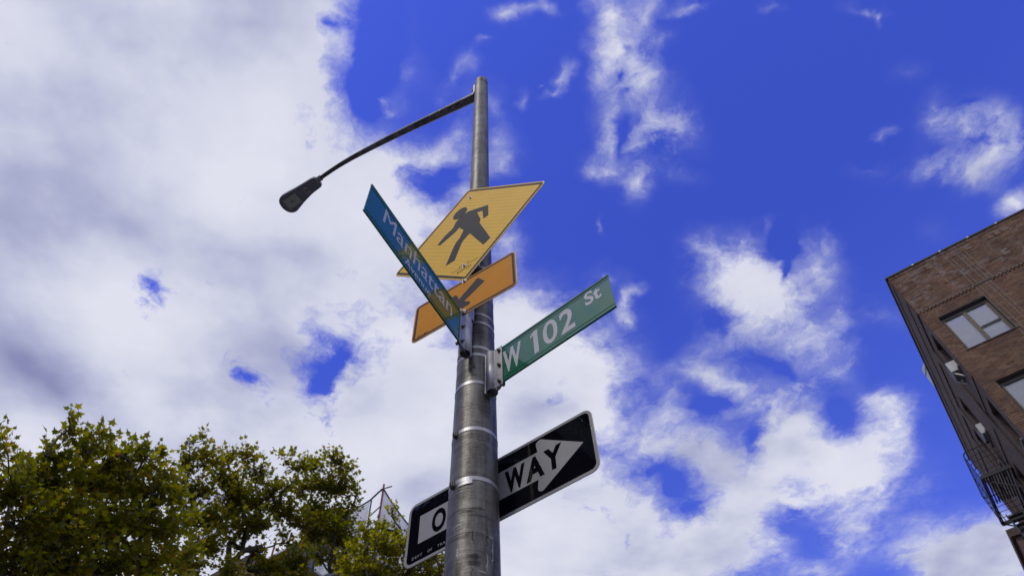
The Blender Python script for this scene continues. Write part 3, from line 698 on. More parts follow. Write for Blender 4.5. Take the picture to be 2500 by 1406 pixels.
M['brick_far'] = brick_texture_mat('brickwork', (0.15, 0.082, 0.06), (0.105, 0.055, 0.042), (0.13, 0.11, 0.095))
M['brick_side'] = brick_texture_mat('side_brickwork', (0.085, 0.056, 0.040), (0.060, 0.038, 0.029), (0.070, 0.056, 0.045))  # darker than the front brickwork: the side wall's shade is in the colour
M['brick_pink'] = brick_texture_mat('pink_brickwork', (0.30, 0.17, 0.125), (0.23, 0.12, 0.09), (0.30, 0.26, 0.22))
M['bronze'] = simple('bronze_frame', (0.075, 0.055, 0.035), 0.42, 0.3, 0.15, 14)
M['black_frame'] = simple('black_steel', (0.010, 0.010, 0.012), 0.55, 0.2, 0.3, 20)
M['glass'] = glass_mat('window_glass', tint=(0.98, 0.985, 0.99), refl=0.03)
M['shade'] = simple('white_roller_shade', (0.88, 0.88, 0.88), 0.9, 0, 0.10, 1.2, stretch=(0.4, 1, 3))
M['dark_room'] = simple('dark_room', (0.02, 0.02, 0.022), 0.9)
M['iron'] = simple('black_iron', (0.012, 0.013, 0.016), 0.55, 0.3, 0.4, 9, 0.2)
M['coping'] = simple('green_black_coping', (0.030, 0.034, 0.028), 0.6, 0.2, 0.3, 5)
M['clip'] = simple('pale_clip', (0.42, 0.45, 0.38), 0.6)
M['duct'] = simple('galvanised_duct', (0.40, 0.43, 0.47), 0.5, 0.35, 0.12, 3)
M['ac'] = simple('white_enamel', (0.50, 0.50, 0.52), 0.45, 0, 0.1, 8)
M['ac_grille'] = simple('grey_grille', (0.16, 0.16, 0.17), 0.6, 0, 0.3, 50)
M['sill'] = simple('sill_stone', (0.15, 0.15, 0.16), 0.8, 0, 0.2, 6)
M['asphalt'] = simple('asphalt', (0.05, 0.05, 0.052), 0.9, 0, 0.3, 40, 0.5)
M['concrete'] = simple('pavement_concrete', (0.30, 0.29, 0.27), 0.9, 0, 0.15, 3, 0.3, bscale=60)
M['earth'] = simple('city_ground', (0.12, 0.115, 0.105), 0.95, 0, 0.2, 0.4)
M['paint'] = simple('road_paint', (0.7, 0.7, 0.68), 0.7, 0, 0.15, 12)
M['bark'] = simple('plane_bark', (0.055, 0.050, 0.036), 0.9, 0, 0.45, 6, 0.8)
M['netting'] = None
LEAF_RAMP = [(0.0, (0.085, 0.105, 0.004)), (0.35, (0.155, 0.165, 0.004)), (0.62, (0.24, 0.225, 0.004)), (0.82, (0.30, 0.22, 0.006)), (0.95, (0.26, 0.14, 0.010)), (1.0, (0.24, 0.08, 0.01))]
M['leaf_near'] = leaf_mat('plane_leaf_near', LEAF_RAMP)
M['leaf_mid'] = leaf_mat('plane_leaf_middle', LEAF_RAMP)
M['leaf_pale'] = leaf_mat('plane_leaf_pale', [(0.0, (0.13, 0.14, 0.003)), (0.5, (0.26, 0.26, 0.004)), (0.85, (0.36, 0.31, 0.01)), (1.0, (0.34, 0.18, 0.01))])


def netting_mat():
    m, nt, b, N, L = new_mat('debris_netting')
    nt.nodes.remove(b)
    tr = N('ShaderNodeBsdfTransparent'); df = N('ShaderNodeBsdfDiffuse'); df.inputs[0].default_value = (0.45, 0.45, 0.52, 1)
    tl = N('ShaderNodeBsdfTranslucent'); tl.inputs[0].default_value = (0.5, 0.5, 0.56, 1)
    a = N('ShaderNodeMixShader'); a.inputs[0].default_value = 0.5; L(df.outputs[0], a.inputs[1]); L(tl.outputs[0], a.inputs[2])
    tc = N('ShaderNodeTexCoord'); nz = N('ShaderNodeTexNoise'); nz.inputs['Scale'].default_value = 1.4; nz.inputs['Detail'].default_value = 5; L(tc.outputs['Object'], nz.inputs[0])
    mr = N('ShaderNodeMapRange'); L(nz.outputs['Fac'], mr.inputs[0]); mr.inputs[1].default_value = 0.3; mr.inputs[2].default_value = 0.7; mr.inputs[3].default_value = 0.60; mr.inputs[4].default_value = 0.82
    mx = N('ShaderNodeMixShader'); L(mr.outputs[0], mx.inputs[0]); L(tr.outputs[0], mx.inputs[1]); L(a.outputs[0], mx.inputs[2])
    L(mx.outputs[0], nt.nodes['Material Output'].inputs[0])
    return m


M['netting'] = netting_mat()
M['steel_red'] = simple('red_primer_steel', (0.16, 0.035, 0.022), 0.6, 0, 0.3, 8)
M['steel_blue'] = simple('violet_blue_steel', (0.07, 0.06, 0.22), 0.5, 0, 0.3, 8)
M['steel_dark'] = simple('dark_scaffold_steel', (0.03, 0.028, 0.033), 0.6, 0.2, 0.3, 8)
M['panel_grey'] = simple('pale_deck_panel', (0.42, 0.42, 0.46), 0.7, 0, 0.15, 3)


# ------------------------------------------------------------------ ground, roads, pavements
def sheet(name, poly, z, mat, thick=None):
    mb = MB(); n = len(poly)
    if thick is None:
        mb.add([(x, y, z) for x, y in poly], [tuple(range(n))])
    else:
        mb.add([(x, y, z) for x, y in poly] + [(x, y, z - thick) for x, y in poly],
               [tuple(range(n)), tuple(range(2 * n - 1, n - 1, -1))] + [(i, (i + 1) % n, (i + 1) % n + n, i + n) for i in range(n)])
    return tag(mb.build(name, mat), kind='structure')


T1 = Vector((0.80073, -0.59902, 0))      # street grid
T2 = Vector((0.59902, 0.80073, 0))


def g2(a, b):
    v = T1 * a + T2 * b
    return (v.x, v.y)


sheet('ground', [(-1500, -1500), (1500, -1500), (1500, 1500), (-1500, 1500)], -0.16, M['earth'])
sheet('road', [g2(-200, 1.2), g2(200, 1.2), g2(200, 7.2), g2(-200, 7.2)], -0.13, M['asphalt'])
sheet('road', [g2(1.5, -200), g2(9.0, -200), g2(9.0, 200), g2(1.5, 200)], -0.126, M['asphalt'])
for (a0, a1, b0, b1) in ((-60, 1.35, -60, 1.05), (-60, 1.35, 7.35, 60), (9.15, 60, 7.35, 60), (9.15, 60, -60, 1.05)):
    sheet('pavement', [g2(a0, b0), g2(a1, b0), g2(a1, b1), g2(a0, b1)], 0.0, M['concrete'], 0.155)
for (a0, a1, b0, b1) in ((-60, 1.5, 1.05, 1.2), (1.35, 1.5, -60, 1.05), (-60, 1.5, 7.2, 7.35), (1.35, 1.5, 7.35, 60), (9.0, 60, 7.2, 7.35), (9.0, 9.15, 7.35, 60), (9.0, 60, 1.05, 1.2), (9.0, 9.15, -60, 1.05)):
    sheet('kerb', [g2(a0, b0), g2(a1, b0), g2(a1, b1), g2(a0, b1)], 0.003, M['sill'], 0.16)
for k in range(9):
    sheet('crossing_stripe', [g2(1.9 + k * 0.78, 1.6), g2(2.3 + k * 0.78, 1.6), g2(2.3 + k * 0.78, -1.4), g2(1.9 + k * 0.78, -1.4)], -0.122, M['paint'])

# ------------------------------------------------------------------ street lamp
lamp = empty('street_lamp')
tag(lamp, 'tall scuffed grey metal street lamp post carrying all the signs under its long arm', 'street lamp')
POLE = [(0.0, 0.112), (1.0, 0.107), (2.0, 0.1005), (3.03, 0.0940), (3.4, 0.0915), (3.8, 0.0885), (4.19, 0.0848), (4.7, 0.0790), (5.2, 0.0725), (6.08, 0.0636), (6.6, 0.0625), (7.2, 0.0615), (8.25, 0.0598)]


def pole_r(z):
    return float(np.interp(z, [p[0] for p in POLE], [p[1] for p in POLE]))


prof = []
seams = [3.12, 3.22, 3.295, 3.31, 3.56, 3.575, 3.72, 3.74, 3.955, 3.965, 4.19, 4.205, 4.25, 4.6, 5.02, 5.6, 6.5]
zz = sorted(set([round(i * 0.05, 3) for i in range(0, 166)] + [round(s + d, 4) for s in seams for d in (-0.006, -0.002, 0.0, 0.002, 0.006)]))
for z in zz:
    r = pole_r(z)
    for s in seams:
        if abs(z - s) < 0.0015: r -= 0.0009
        elif abs(z - s) < 0.0025: r += 0.0003
    if z <= 8.25: prof.append((r, z))
prof += [(0.0585, 8.262), (0.054, 8.268), (0.050, 8.262), (0.050, 8.1)]
MB().lathe(prof, 72).build('pole', M['pole'], lamp)
bm_ = MB().lathe([(0.21, 0.0), (0.21, 0.04), (0.19, 0.06), (0.165, 0.35), (0.15, 0.5), (0.118, 0.56)], 8, smooth=False)
bm_.build('pole_base', M['pole'], lamp)
MB().lathe([(0.0, 8.262), (0.0575, 8.258)], 32).build('pole_cap', M['pole'], lamp)


def on_pole(z, ang, out=0.0):
    r = pole_r(z) + out
    return Vector((r * math.cos(ang), r * math.sin(ang), z))


# slots at the top of the pole
for z, a, w, h in ((8.185, -92, 0.018, 0.008), (8.135, -92, 0.018, 0.008)):
    c = on_pole(z, R(a))
    m = MB(); m.box((-w / 2, -0.002, -h / 2), (w / 2, 0.0015, h / 2))
    m.build('slot', M['dark_hole'], lamp, c, (0, 0, R(a + 90)))
m = MB().lathe([(pole_r(8.1) + 0.0005, 0.0), (pole_r(8.1) + 0.0012, 0.0), (pole_r(8.1) + 0.0012, 0.013), (pole_r(8.1) + 0.0005, 0.013)], 12, a0=R(-68), a1=R(-15))
m.build('slot', M['dark_hole'], lamp, (0, 0, 8.13))

# the arm, in the vertical plane through AD
AD = Vector((-0.80073, 0.59902, 0))
ARM = [(0.055, 7.945), (0.2, 8.025), (0.356, 8.111), (0.612, 8.255), (0.883, 8.408), (1.168, 8.556), (1.435, 8.680), (1.60, 8.752), (1.75, 8.812), (1.86, 8.846), (1.96, 8.868), (2.09, 8.882), (2.30, 8.886)]
rad = [0.0415, 0.041, 0.040, 0.0375, 0.035, 0.032, 0.029, 0.0275, 0.026, 0.025, 0.024, 0.0235, 0.0235]
# densify
pts, rr = [], []
for i in range(len(ARM) - 1):
    for k in range(5):
        t = k / 5
        s_ = ARM[i][0] * (1 - t) + ARM[i + 1][0] * t; z_ = ARM[i][1] * (1 - t) + ARM[i + 1][1] * t
        pts.append(AD * s_ + Vector((0, 0, z_))); rr.append(rad[i] * (1 - t) + rad[i + 1] * t)
pts.append(AD * ARM[-1][0] + Vector((0, 0, ARM[-1][1]))); rr.append(rad[-1])
for _ in range(1):
    pts = [pts[0]] + [(pts[i - 1] + pts[i] * 2 + pts[i + 1]) / 4 for i in range(1, len(pts) - 1)] + [pts[-1]]
arm = MB().tube(pts, rr, 24).build('arm', M['pole'], lamp)
# clamp plate above the arm where it meets the pole
m = MB()
yaw = math.atan2(AD.y, AD.x)
m.box((0.052, -0.035, 7.99), (0.066, 0.035, 8.20)); m.box((0.066, -0.006, 7.93), (0.10, 0.006, 8.06)); m.box((0.066, -0.035, 7.985), (0.105, 0.035, 7.997))
m.build('arm_clamp', M['band'], lamp, rot=(0, 0, yaw), bevel=0.002)
for dz in (8.10, 8.145):
    for dy in (-0.02, 0.02):
        mb = MB(); mb.tube([(0.062, dy, dz), (0.098, dy, dz)], 0.0055, 8); mb.tube([(0.068, dy, dz), (0.080, dy, dz)], 0.0105, 6)
        mb.build('bolt', M['bolt'], arm, rot=(0, 0, yaw))
# lamp head
HO = [(2.217, 0.052), (2.217, -0.040), (2.240, -0.060), (2.267, -0.066), (2.38, -0.072), (2.514, -0.083), (2.62, -0.096), (2.677, -0.099), (2.715, -0.090), (2.742, -0.072), (2.761, -0.045), (2.771, -0.012), (2.774, 0.021), (2.770, 0.055), (2.760, 0.083), (2.742, 0.108), (2.715, 0.127), (2.683, 0.137), (2.645, 0.133), (2.524, 0.103), (2.38, 0.078), (2.24, 0.072)]
cx_, cy_ = 2.5, 0.015
head = empty('lamp_head', (0, 0, 0), (0, 0, yaw), lamp)
head_obj = MB()
levels = [(8.830, 0.985), (8.836, 1.0), (8.865, 1.0), (8.885, 0.96), (8.905, 0.86), (8.917, 0.6), (8.921, 0.2)]
vs_ = []
for z, k in levels:
    vs_ += [(cx_ + (a - cx_) * k, -(cy_ + (b - cy_) * k), z) for a, b in HO]
n = len(HO)
fs_ = [(i * n + j, i * n + (j + 1) % n, (i + 1) * n + (j + 1) % n, (i + 1) * n + j) for i in range(len(levels) - 1) for j in range(n)]
fs_ += [tuple(range(n)), tuple(range(len(levels) * n - 1, (len(levels) - 1) * n - 1, -1))]
bpy.data.objects.remove(head)
head_obj.add(vs_, fs_)
head = head_obj.build('lamp_head', M['lamp_body'], lamp, rot=(0, 0, yaw), bevel=0.003)
GQ = [(2.529, 0.078), (2.529, -0.042), (2.709, -0.045), (2.711, 0.080)]
m = MB(); g = [(a, -b) for a, b in GQ]
m.add([(x, y, 8.829) for x, y in g] + [(x, y, 8.8245) for x, y in g], [(0, 1, 2, 3), (7, 6, 5, 4), (0, 4, 5, 1), (1, 5, 6, 2), (2, 6, 7, 3), (3, 7, 4, 0)])
m.build('lens', M['lamp_lens'], head)
m = MB()
for i in range(5):
    for j in range(4):
        if (i, j) in ((2, 1), (2, 2)): continue
        x = 2.547 + i * 0.036; y = -(-0.028 + j * 0.030)
        m.lathe([(0.0, 0.0), (0.005, 0.0), (0.005, 0.002)], 8, centre=(x, y, 8.8222))
tag(m.build('diode', M['decal'], head), kind='stuff')
m = MB(); m.box((2.60, -0.021, 8.8215), (2.64, -0.013, 8.8240)); m.build('sensor_strip', M['black_paint'], head)
m = MB(); m.box((2.372, 0.030, 8.8265), (2.43, -0.050, 8.8290)); m.build('rating_label', M['decal'], head)
m = MB().lathe([(0.0, 0), (0.006, 0.0), (0.006, 0.004)], 10, centre=(2.753, -0.024, 8.827)); m.build('screw', M['black_paint'], head)
m = MB().tube([AD * 2.19 + Vector((0, 0, 8.886)), AD * 2.235 + Vector((0, 0, 8.886))], 0.034, 20); m.build('collar', M['band'], lamp)


def flat_text_on_underside(text, x0, x1, y0, y1, z, parent):
    """letters read from below; local x runs away from the pole"""
    o = lettering(text, (0, 1, 0, 1), M['black_paint'], parent, 0.0, bold=0.02, name='rating_text')
    me = o.data
    for v in me.vertices:
        u, w, d = v.co.x, v.co.z, v.co.y
        v.co = Vector((x0 + (x1 - x0) * w, y0 + (y1 - y0) * u, z + d * 0.8))
    me.update()
    return o


flat_text_on_underside('LED', 2.404, 2.424, -0.043, 0.024, 8.8263, head)
flat_text_on_underside('88', 2.378, 2.399, -0.030, 0.010, 8.8263, head)


# ------------------------------------------------------------------ signs
def band_mb(z, w=0.019, out=0.0016, tilt=0.0):
    m = MB(); seg = 64; vs_, fs_ = [], []
    for (o, dz) in ((0.0001, -w / 2), (out, -w / 2 + 0.001), (out, w / 2 - 0.001), (0.0001, w / 2)):
        for k in range(seg):
            t = 2 * math.pi * k / seg
            zz_ = z + dz + tilt * math.sin(t + 0.6)
            r = pole_r(zz_) + o
            vs_.append((r * math.cos(t), r * math.sin(t), zz_))
    for i in range(3):
        for k in range(seg):
            a, b = i * seg + k, i * seg + (k + 1) % seg
            fs_.append((a, b, b + seg, a + seg))
    m.add(vs_, fs_, False)
    return m


def to_local(o, root):
    """keep a mesh built in world space where it is under a turned parent"""
    o.matrix_parent_inverse = root.matrix_world.inverted()
    return o


def sign_root(name, c, azdeg, label, cat):
    r = empty(name, c, (0, 0, R(azdeg)))
    bpy.context.view_layer.update()
    tag(r, label, cat)
    return r


def bolt_head(parent, x, z, y, r=0.008, mat='bolt_bright'):
    m = MB()
    hexa = [(x + r * math.cos(R(60 * k + 12)), z + r * math.sin(R(60 * k + 12))) for k in range(6)]
    m.prism(hexa, y, y - 0.006)
    m.lathe([(0, 0)], 4) if False else None
    ringp = [(x + r * 1.5 * math.cos(R(22.5 * k)), z + r * 1.5 * math.sin(R(22.5 * k))) for k in range(16)]
    m.prism(ringp, y + 0.0005, y - 0.0015)
    m.tube([(x, y - 0.004, z), (x, y - 0.013, z)], r * 0.45, 8)
    return m.build('bolt', M[mat], parent)


def panel_sign(root, outline, face_mat, rim_mat, border_mat, margin, bw, r):
    plate = rounded(outline, r)
    MB().prism(plate, 0.0015, -0.0015).build('plate', M['alu_back'], root)
    i1 = inset(plate, margin); i2 = inset(plate, margin + bw)
    MB().prism(inset(plate, 0.0012), -0.0017, -0.0022).build('face', M[face_mat], root)
    ring(i1, i2, -0.0022, -0.0027).build('border', M[border_mat], root)


# pedestrian crossing sign
ped = sign_root('pedestrian_sign', (-0.0646, -0.0932, 5.1934), -36.53, 'yellow diamond pedestrian crossing sign with a black walking figure, topmost sign on the post', 'road sign')
a = 0.762 * math.sqrt(2) / 2
panel_sign(ped, [(-a, 0), (0, -a), (a, 0), (0, a)], 'yellow', 'yellow_rim', 'black_ink', 0.010, 0.0165, 0.032)
fig = [(0.148, 0.15), (0.1483, 0.019), (0.1139, 0.0174), (0.107, 0.1228), (0.0677, 0.1433), (0.0865, 0.0625), (0.0929, 0.035), (0.0929, 0.0167), (0.0865, -0.0027), (0.1614, -0.256), (0.1141, -0.2838), (0.0213, -0.0631), (0.014, -0.0631), (-0.0238, -0.0957), (-0.037, -0.119), (-0.0781, -0.2651), (-0.1393, -0.264), (-0.095, -0.1127), (-0.078, -0.071), (-0.051, -0.0389), (-0.0263, 0.0235), (-0.0591, 0.0916), (-0.0869, 0.066), (-0.1951, 0.0194), (-0.2177, 0.0432), (-0.1699, 0.0965), (-0.1132, 0.1322), (-0.1010, 0.1520), (-0.0954, 0.1772), (-0.085, 0.196), (-0.0672, 0.212), (-0.0490, 0.222), (-0.0287, 0.2276), (0.0051, 0.2285)]
MB().prism(fig, -0.0022, -0.0028).build('walking_figure', M['black_ink'], ped)
hd = [(-0.0610 + 0.0535 * math.cos(t), 0.2715 + 0.0585 * math.sin(t)) for t in np.linspace(0, 2 * math.pi, 28, endpoint=False)]
MB().prism(hd, -0.0022, -0.0028).build('figure_head', M['black_ink'], ped)
bolt_head(ped, 0.0125, 0.399, -0.0025, 0.0075)
bolt_head(ped, -0.0073, -0.3884, -0.0025, 0.0095)
lettering('DEPT OF', (-0.044, 0.026, -0.3715, -0.3615), M['black_ink'], ped, -0.0022, spacing=1.3)
lettering('TRANSPORTATION', (-0.094, 0.078, -0.390, -0.380), M['black_ink'], ped, -0.0022, spacing=1.35)
lettering('SW-121', (-0.0555, 0.036, -0.4275, -0.4075), M['black_ink'], ped, -0.0022, bold=0.012)
for z in (4.823, 5.58):
    to_local(band_mb(z).build('band', M['band'], ped), ped)
for z in (4.80, 5.58):   # stand-off channel behind the plate
    m = MB().box((-0.05, 0.003, z - 5.1934 - 0.03), (0.07, 0.034, z - 5.1934 + 0.03)); m.build('mounting_channel', M['bracket'], ped, bevel=0.003)

# arrow plaque
arr = sign_root('arrow_sign', (-0.0660, -0.1288, 4.4564), -35.73, 'orange yellow rectangular plaque with a black arrow pointing down left, below the diamond sign', 'road sign')
w, h = 0.6096, 0.3048
panel_sign(arr, [(-w / 2, -h / 2), (w / 2, -h / 2), (w / 2, h / 2), (-w / 2, h / 2)], 'orange', 'yellow_rim', 'black_ink', 0.0085, 0.0135, 0.028)
ap = [(0.0821, 0.0991), (0.1246, 0.0338), (0.0031, -0.0417), (0.0280, -0.0620), (0.0370, -0.0700), (0.0405, -0.0800), (0.0375, -0.0890), (0.0290, -0.0935), (0.0150, -0.0930), (-0.108, -0.098), (-0.083, 0.032), (-0.0745, 0.0460), (-0.0640, 0.0535), (-0.0540, 0.0550), (-0.0450, 0.0490), (-0.0369, 0.0316), (-0.0286, -0.0006)]
MB().prism(ap, -0.0022, -0.0028).build('arrow', M['black_ink'], arr)
bolt_head(arr, 0.0006, 0.1372, -0.0028, 0.0095)
bolt_head(arr, 0.0042, -0.1305, -0.0028, 0.0095)
lettering('SW-631', (-0.268, -0.2064, -0.1285, -0.1165), M['black_ink'], arr, -0.0022, bold=0.01)
lettering('DEPT OF TRANSPORTATION', (-0.045, 0.1175, -0.1345, -0.1270), M['black_ink'], arr, -0.0022, spacing=1.3)
for z in (4.3826, 4.560):
    to_local(band_mb(z, 0.017).build('band', M['band'], arr), arr)
m = MB().box((-0.018, 0.003, -0.165), (0.03, 0.05, 0.15)); m.build('mounting_channel', M['bracket'], arr, bevel=0.003)

# one way sign, behind the pole
one = sign_root('one_way_sign', (0.0865, 0.0830, 3.4519), -39.37, 'black and white one way sign with an arrow pointing right, fixed low behind the post', 'road sign')
w, h = 0.9144, 0.3048
outl = [(-w / 2, -h / 2), (w / 2, -h / 2), (w / 2, h / 2), (-w / 2, h / 2)]
plate = rounded(outl, 0.038, 8)
MB().prism(plate, 0.0015, -0.0015).build('plate', M['alu_back'], one)
MB().prism(inset(plate, 0.001), -0.0017, -0.0021).build('rim', M['rim_white'], one)
MB().prism(inset(plate, 0.0135), -0.0021, -0.0025).build('face', M['black_sheet'], one)
wa = [(-0.3910, 0.0735), (-0.3905, -0.0605), (0.1974, -0.0602), (0.1920, -0.100), (0.1945, -0.1110), (0.2027, -0.1180), (0.2110, -0.1200), (0.2190, -0.1170), (0.4054, 0.0021), (0.2230, 0.1275), (0.2150, 0.1290), (0.2060, 0.1255), (0.1985, 0.1180), (0.1972, 0.1090), (0.2023, 0.0730)]
MB().prism(wa, -0.0025, -0.0029).build('arrow', M['white_sheet'], one)
for ch_, x0, x1 in (('O', -0.3225, -0.2500), ('N', -0.2280, -0.1560), ('E', -0.1320, -0.0760)):
    lettering(ch_, (x0, x1, -0.0505, 0.0600), M['black_sheet'], one, -0.0029, bold=0.035)
for ch_, x0, x1 in (('W', 0.0440, 0.1400), ('A', 0.1435, 0.2270), ('Y', 0.2280, 0.3120)):
    lettering(ch_, (x0, x1, -0.0505, 0.0590), M['black_sheet'], one, -0.0029, bold=0.045)
for txt, x0, x1 in (('DEPT', -0.4143, -0.3625), ('OF', -0.3350, -0.3121), ('TRANSPORTATION', -0.2850, -0.095)):
    lettering(txt, (x0, x1, -0.1250, -0.1130), M['rim_white'], one, -0.0025, spacing=1.25)
for z in (3.6081, 3.3559):
    bo = to_local(band_mb(z, 0.0185, tilt=0.0).build('band', M['band'], one), one)
    # buckle on the left front of the band
    ba = R(-143)
    c = on_pole(z - 0.004, ba, 0.004)
    mb = MB(); mb.box((-0.011, -0.006, -0.013), (0.011, 0.004, 0.013)); mb.box((-0.007, -0.012, -0.010), (-0.001, -0.005, 0.010)); mb.box((0.002, -0.010, -0.010), (0.006, -0.005, 0.010))
    mb.build('buckle', M['bolt'], bo, loc=c, rot=(0, 0, ba + math.pi / 2), bevel=0.0015)
# loose tail of the lower band
m = MB(); seg = 10; vs_, fs_ = [], []
for i in range(seg + 1):
    t = R(-128 + 34 * i / seg); r = pole_r(3.34) + 0.0025 + 0.0015 * i / seg; z = 3.340 - 0.004 * (1 - i / seg)
    vs_ += [(r * math.cos(t), r * math.sin(t), z - 0.009), (r * math.cos(t), r * math.sin(t), z + 0.007)]
fs_ = [(2 * i, 2 * i + 2, 2 * i + 3, 2 * i + 1) for i in range(seg)]
to_local(m.add(vs_, fs_).build('band_tail', M['band'], one), one)
for z in (0.156, -0.096):
    m = MB().box((-0.115, 0.002, z - 0.012), (-0.02, 0.012, z + 0.012)); m.build('mounting_channel', M['bracket'], one)
bolt_head(one, -0.112, 0.10, -0.0028, 0.008); bolt_head(one, -0.112, -0.10, -0.0028, 0.008)


# the two green blades
def street_blade(name, c, azdeg, length, near_right, label, words, band_z, flip_bracket):
    r = sign_root(name, c, azdeg, label, 'street sign')
    L_, H_ = length, 0.2286
    # extruded section: beads along the top and bottom edges
    sec = [(-0.0016, -H_ / 2 + 0.012), (-0.0045, -H_ / 2 + 0.010), (-0.0045, -H_ / 2), (0.0045, -H_ / 2), (0.0045, -H_ / 2 + 0.010), (0.0016, -H_ / 2 + 0.012),
           (0.0016, H_ / 2 - 0.012), (0.0045, H_ / 2 - 0.010), (0.0045, H_ / 2), (-0.0045, H_ / 2), (-0.0045, H_ / 2 - 0.010), (-0.0016, H_ / 2 - 0.012)]
    n_ = len(sec)
    vs_ = [(-L_ / 2, y, z) for y, z in sec] + [(L_ / 2, y, z) for y, z in sec]
    fs_ = [tuple(range(n_)), tuple(range(2 * n_ - 1, n_ - 1, -1))] + [(i, (i + 1) % n_, (i + 1) % n_ + n_, i + n_) for i in range(n_)]
    MB().add(vs_, fs_).build('blade', M['green'], r, bevel=0.0008)
    for zb in (H_ / 2 - 0.024, -H_ / 2 + 0.024):
        m_ = MB().box((-L_ / 2 + 0.001, -0.0016, zb - 0.0016), (L_ / 2 - 0.001, -0.0030, zb + 0.0016)); m_.build('ridge', M['green'], r)
    for txt, box, bold in words:
        lettering(txt, box, M['letter'], r, -0.0016, bold=bold, depth=0.0008)
    # bracket: open tube against the pole and a flange bolted to the blade
    sgn = 1 if near_right else -1
    xe = sgn * L_ / 2                              # blade end at the pole
    hb = 0.125
    zc = -0.004
    m_ = MB()
    xt = xe + sgn * 0.047
    m_.lathe([(0.0215, -hb), (0.0250, -hb), (0.0250, hb), (0.0215, hb), (0.0215, -hb)], 24, centre=(xt, 0.004, zc))
    m_.box((xt - sgn * 0.022, -0.007, zc - hb), (xe - sgn * 0.020, -0.0035, zc + hb))
    m_.box((xt - sgn * 0.022, 0.0065, zc - hb + 0.01), (xe - sgn * 0.020, 0.010, zc + hb - 0.01))
    br = m_.build('bracket', M['bracket'], r)
    m_ = MB(); 
    m_.box((xt + sgn * 0.021, -0.012, zc - hb), (xt + sgn * 0.030, 0.020, zc + hb)); m_.build('saddle', M['bracket'], r, bevel=0.002)
    for k, zz_ in enumerate((0.098, 0.0, -0.104)):
        mb = MB(); x_ = xe - sgn * 0.005
        mb.prism([(x_ + 0.0085 * math.cos(R(60 * q + 20 * k)), zz_ + zc + 0.0085 * math.sin(R(60 * q + 20 * k))) for q in range(6)], -0.007, -0.0145)
        mb.tube([(x_, -0.006, zz_ + zc), (x_, -0.022, zz_ + zc)], 0.004, 8)
        mb.tube([(x_, 0.008, zz_ + zc), (x_, 0.020, zz_ + zc)], 0.008, 6)
        mb.build('bolt', M['bolt'], r)
    # wing nut hanging under the bracket
    mb = MB(); xb = xe + sgn * 0.018; zb = zc - hb
    mb.tube([(xb, 0.0, zb + 0.012), (xb, 0.0, zb - 0.012)], 0.006, 8)
    mb.tube([(xb - 0.026, 0.0, zb + 0.002), (xb - 0.012, 0.0, zb - 0.008), (xb + 0.012, 0.0, zb - 0.008), (xb + 0.026, 0.0, zb + 0.002)], [0.004, 0.0055, 0.0055, 0.004], 8)
    mb.build('wing_nut', M['bolt'], r)
    for z in band_z:
        to_local(band_mb(z, 0.0195).build('band', M['band'], r), r)
    return r


blade1 = street_blade('street_name_sign', (-0.2550, -0.4885, 4.1494), 59.775, 0.7366, True,
                      'green street sign reading Manhattan Avenue, slanting left with small words under the large ones',
                      [('Manhattan', (-0.2575, 0.2830, -0.0220, 0.0820), 0.0), ('Avenue', (-0.0870, 0.1125, -0.0960, -0.0440), 0.006)], (4.3152, 4.1242), False)
blade2 = street_blade('street_name_sign', (0.3171, -0.3256, 3.9395), -42.485, 0.5891, False,
                      'green street sign reading W 102 St, pointing right from the post',
                      [('W', (-0.2735, -0.1720, -0.0740, 0.0740), 0.030), ('0', (-0.0560, 0.0195, -0.0740, 0.0770), 0.012), ('2', (0.0335, 0.1045, -0.0715, 0.0760), 0.022), ('St', (0.1665, 0.2460, 0.0040, 0.0910), 0.022)], (4.0707, 3.8838), False)

MB().prism([(-0.1060, -0.0745), (-0.0825, -0.0745), (-0.0825, 0.0750), (-0.1005, 0.0750), (-0.1205, 0.0590), (-0.1205, 0.0390), (-0.1060, 0.0490)], -0.0016, -0.0024).build('lettering', M['letter'], blade2)

# ------------------------------------------------------------------ brick apartment building on the right
YAWB = math.atan2(-0.59902, 0.80073)
apt = empty('apartment_building', (13.6555, 10.1484, -0.15), (0, 0, YAWB))
bpy.context.view_layer.update()
tag(apt, 'old dark red brick apartment building at the right edge, with white window shades', 'building')
ZT = 21.1 + 0.15                       # local heights count from the pavement
FLOORS = [18.65 + 0.15 - 2.9 * k for k in range(7)]
FWIN = [(s, s + 1.40) for s in (0.36, 4.05, 7.70)]
SWIN = [(0.45, 1.25), (3.60, 4.40), (5.30, 6.10), (8.40, 9.20)]
WH = 1.56
LEN_F, LEN_S = 10.5, 10.6


def wall_cells(a0, a1, z0, z1, holes):
    xs = sorted(set([a0, a1] + [v for h in holes for v in h[:2] if a0 < v < a1]))
    zs = sorted(set([z0, z1] + [v for h in holes for v in h[2:] if z0 < v < z1]))
    for i in range(len(xs) - 1):
        for j in range(len(zs) - 1):
            cx, cz = (xs[i] + xs[i + 1]) / 2, (zs[j] + zs[j + 1]) / 2
            if any(h[0] < cx < h[1] and h[2] < cz < h[3] for h in holes): continue
            yield xs[i], xs[i + 1], zs[j], zs[j + 1]


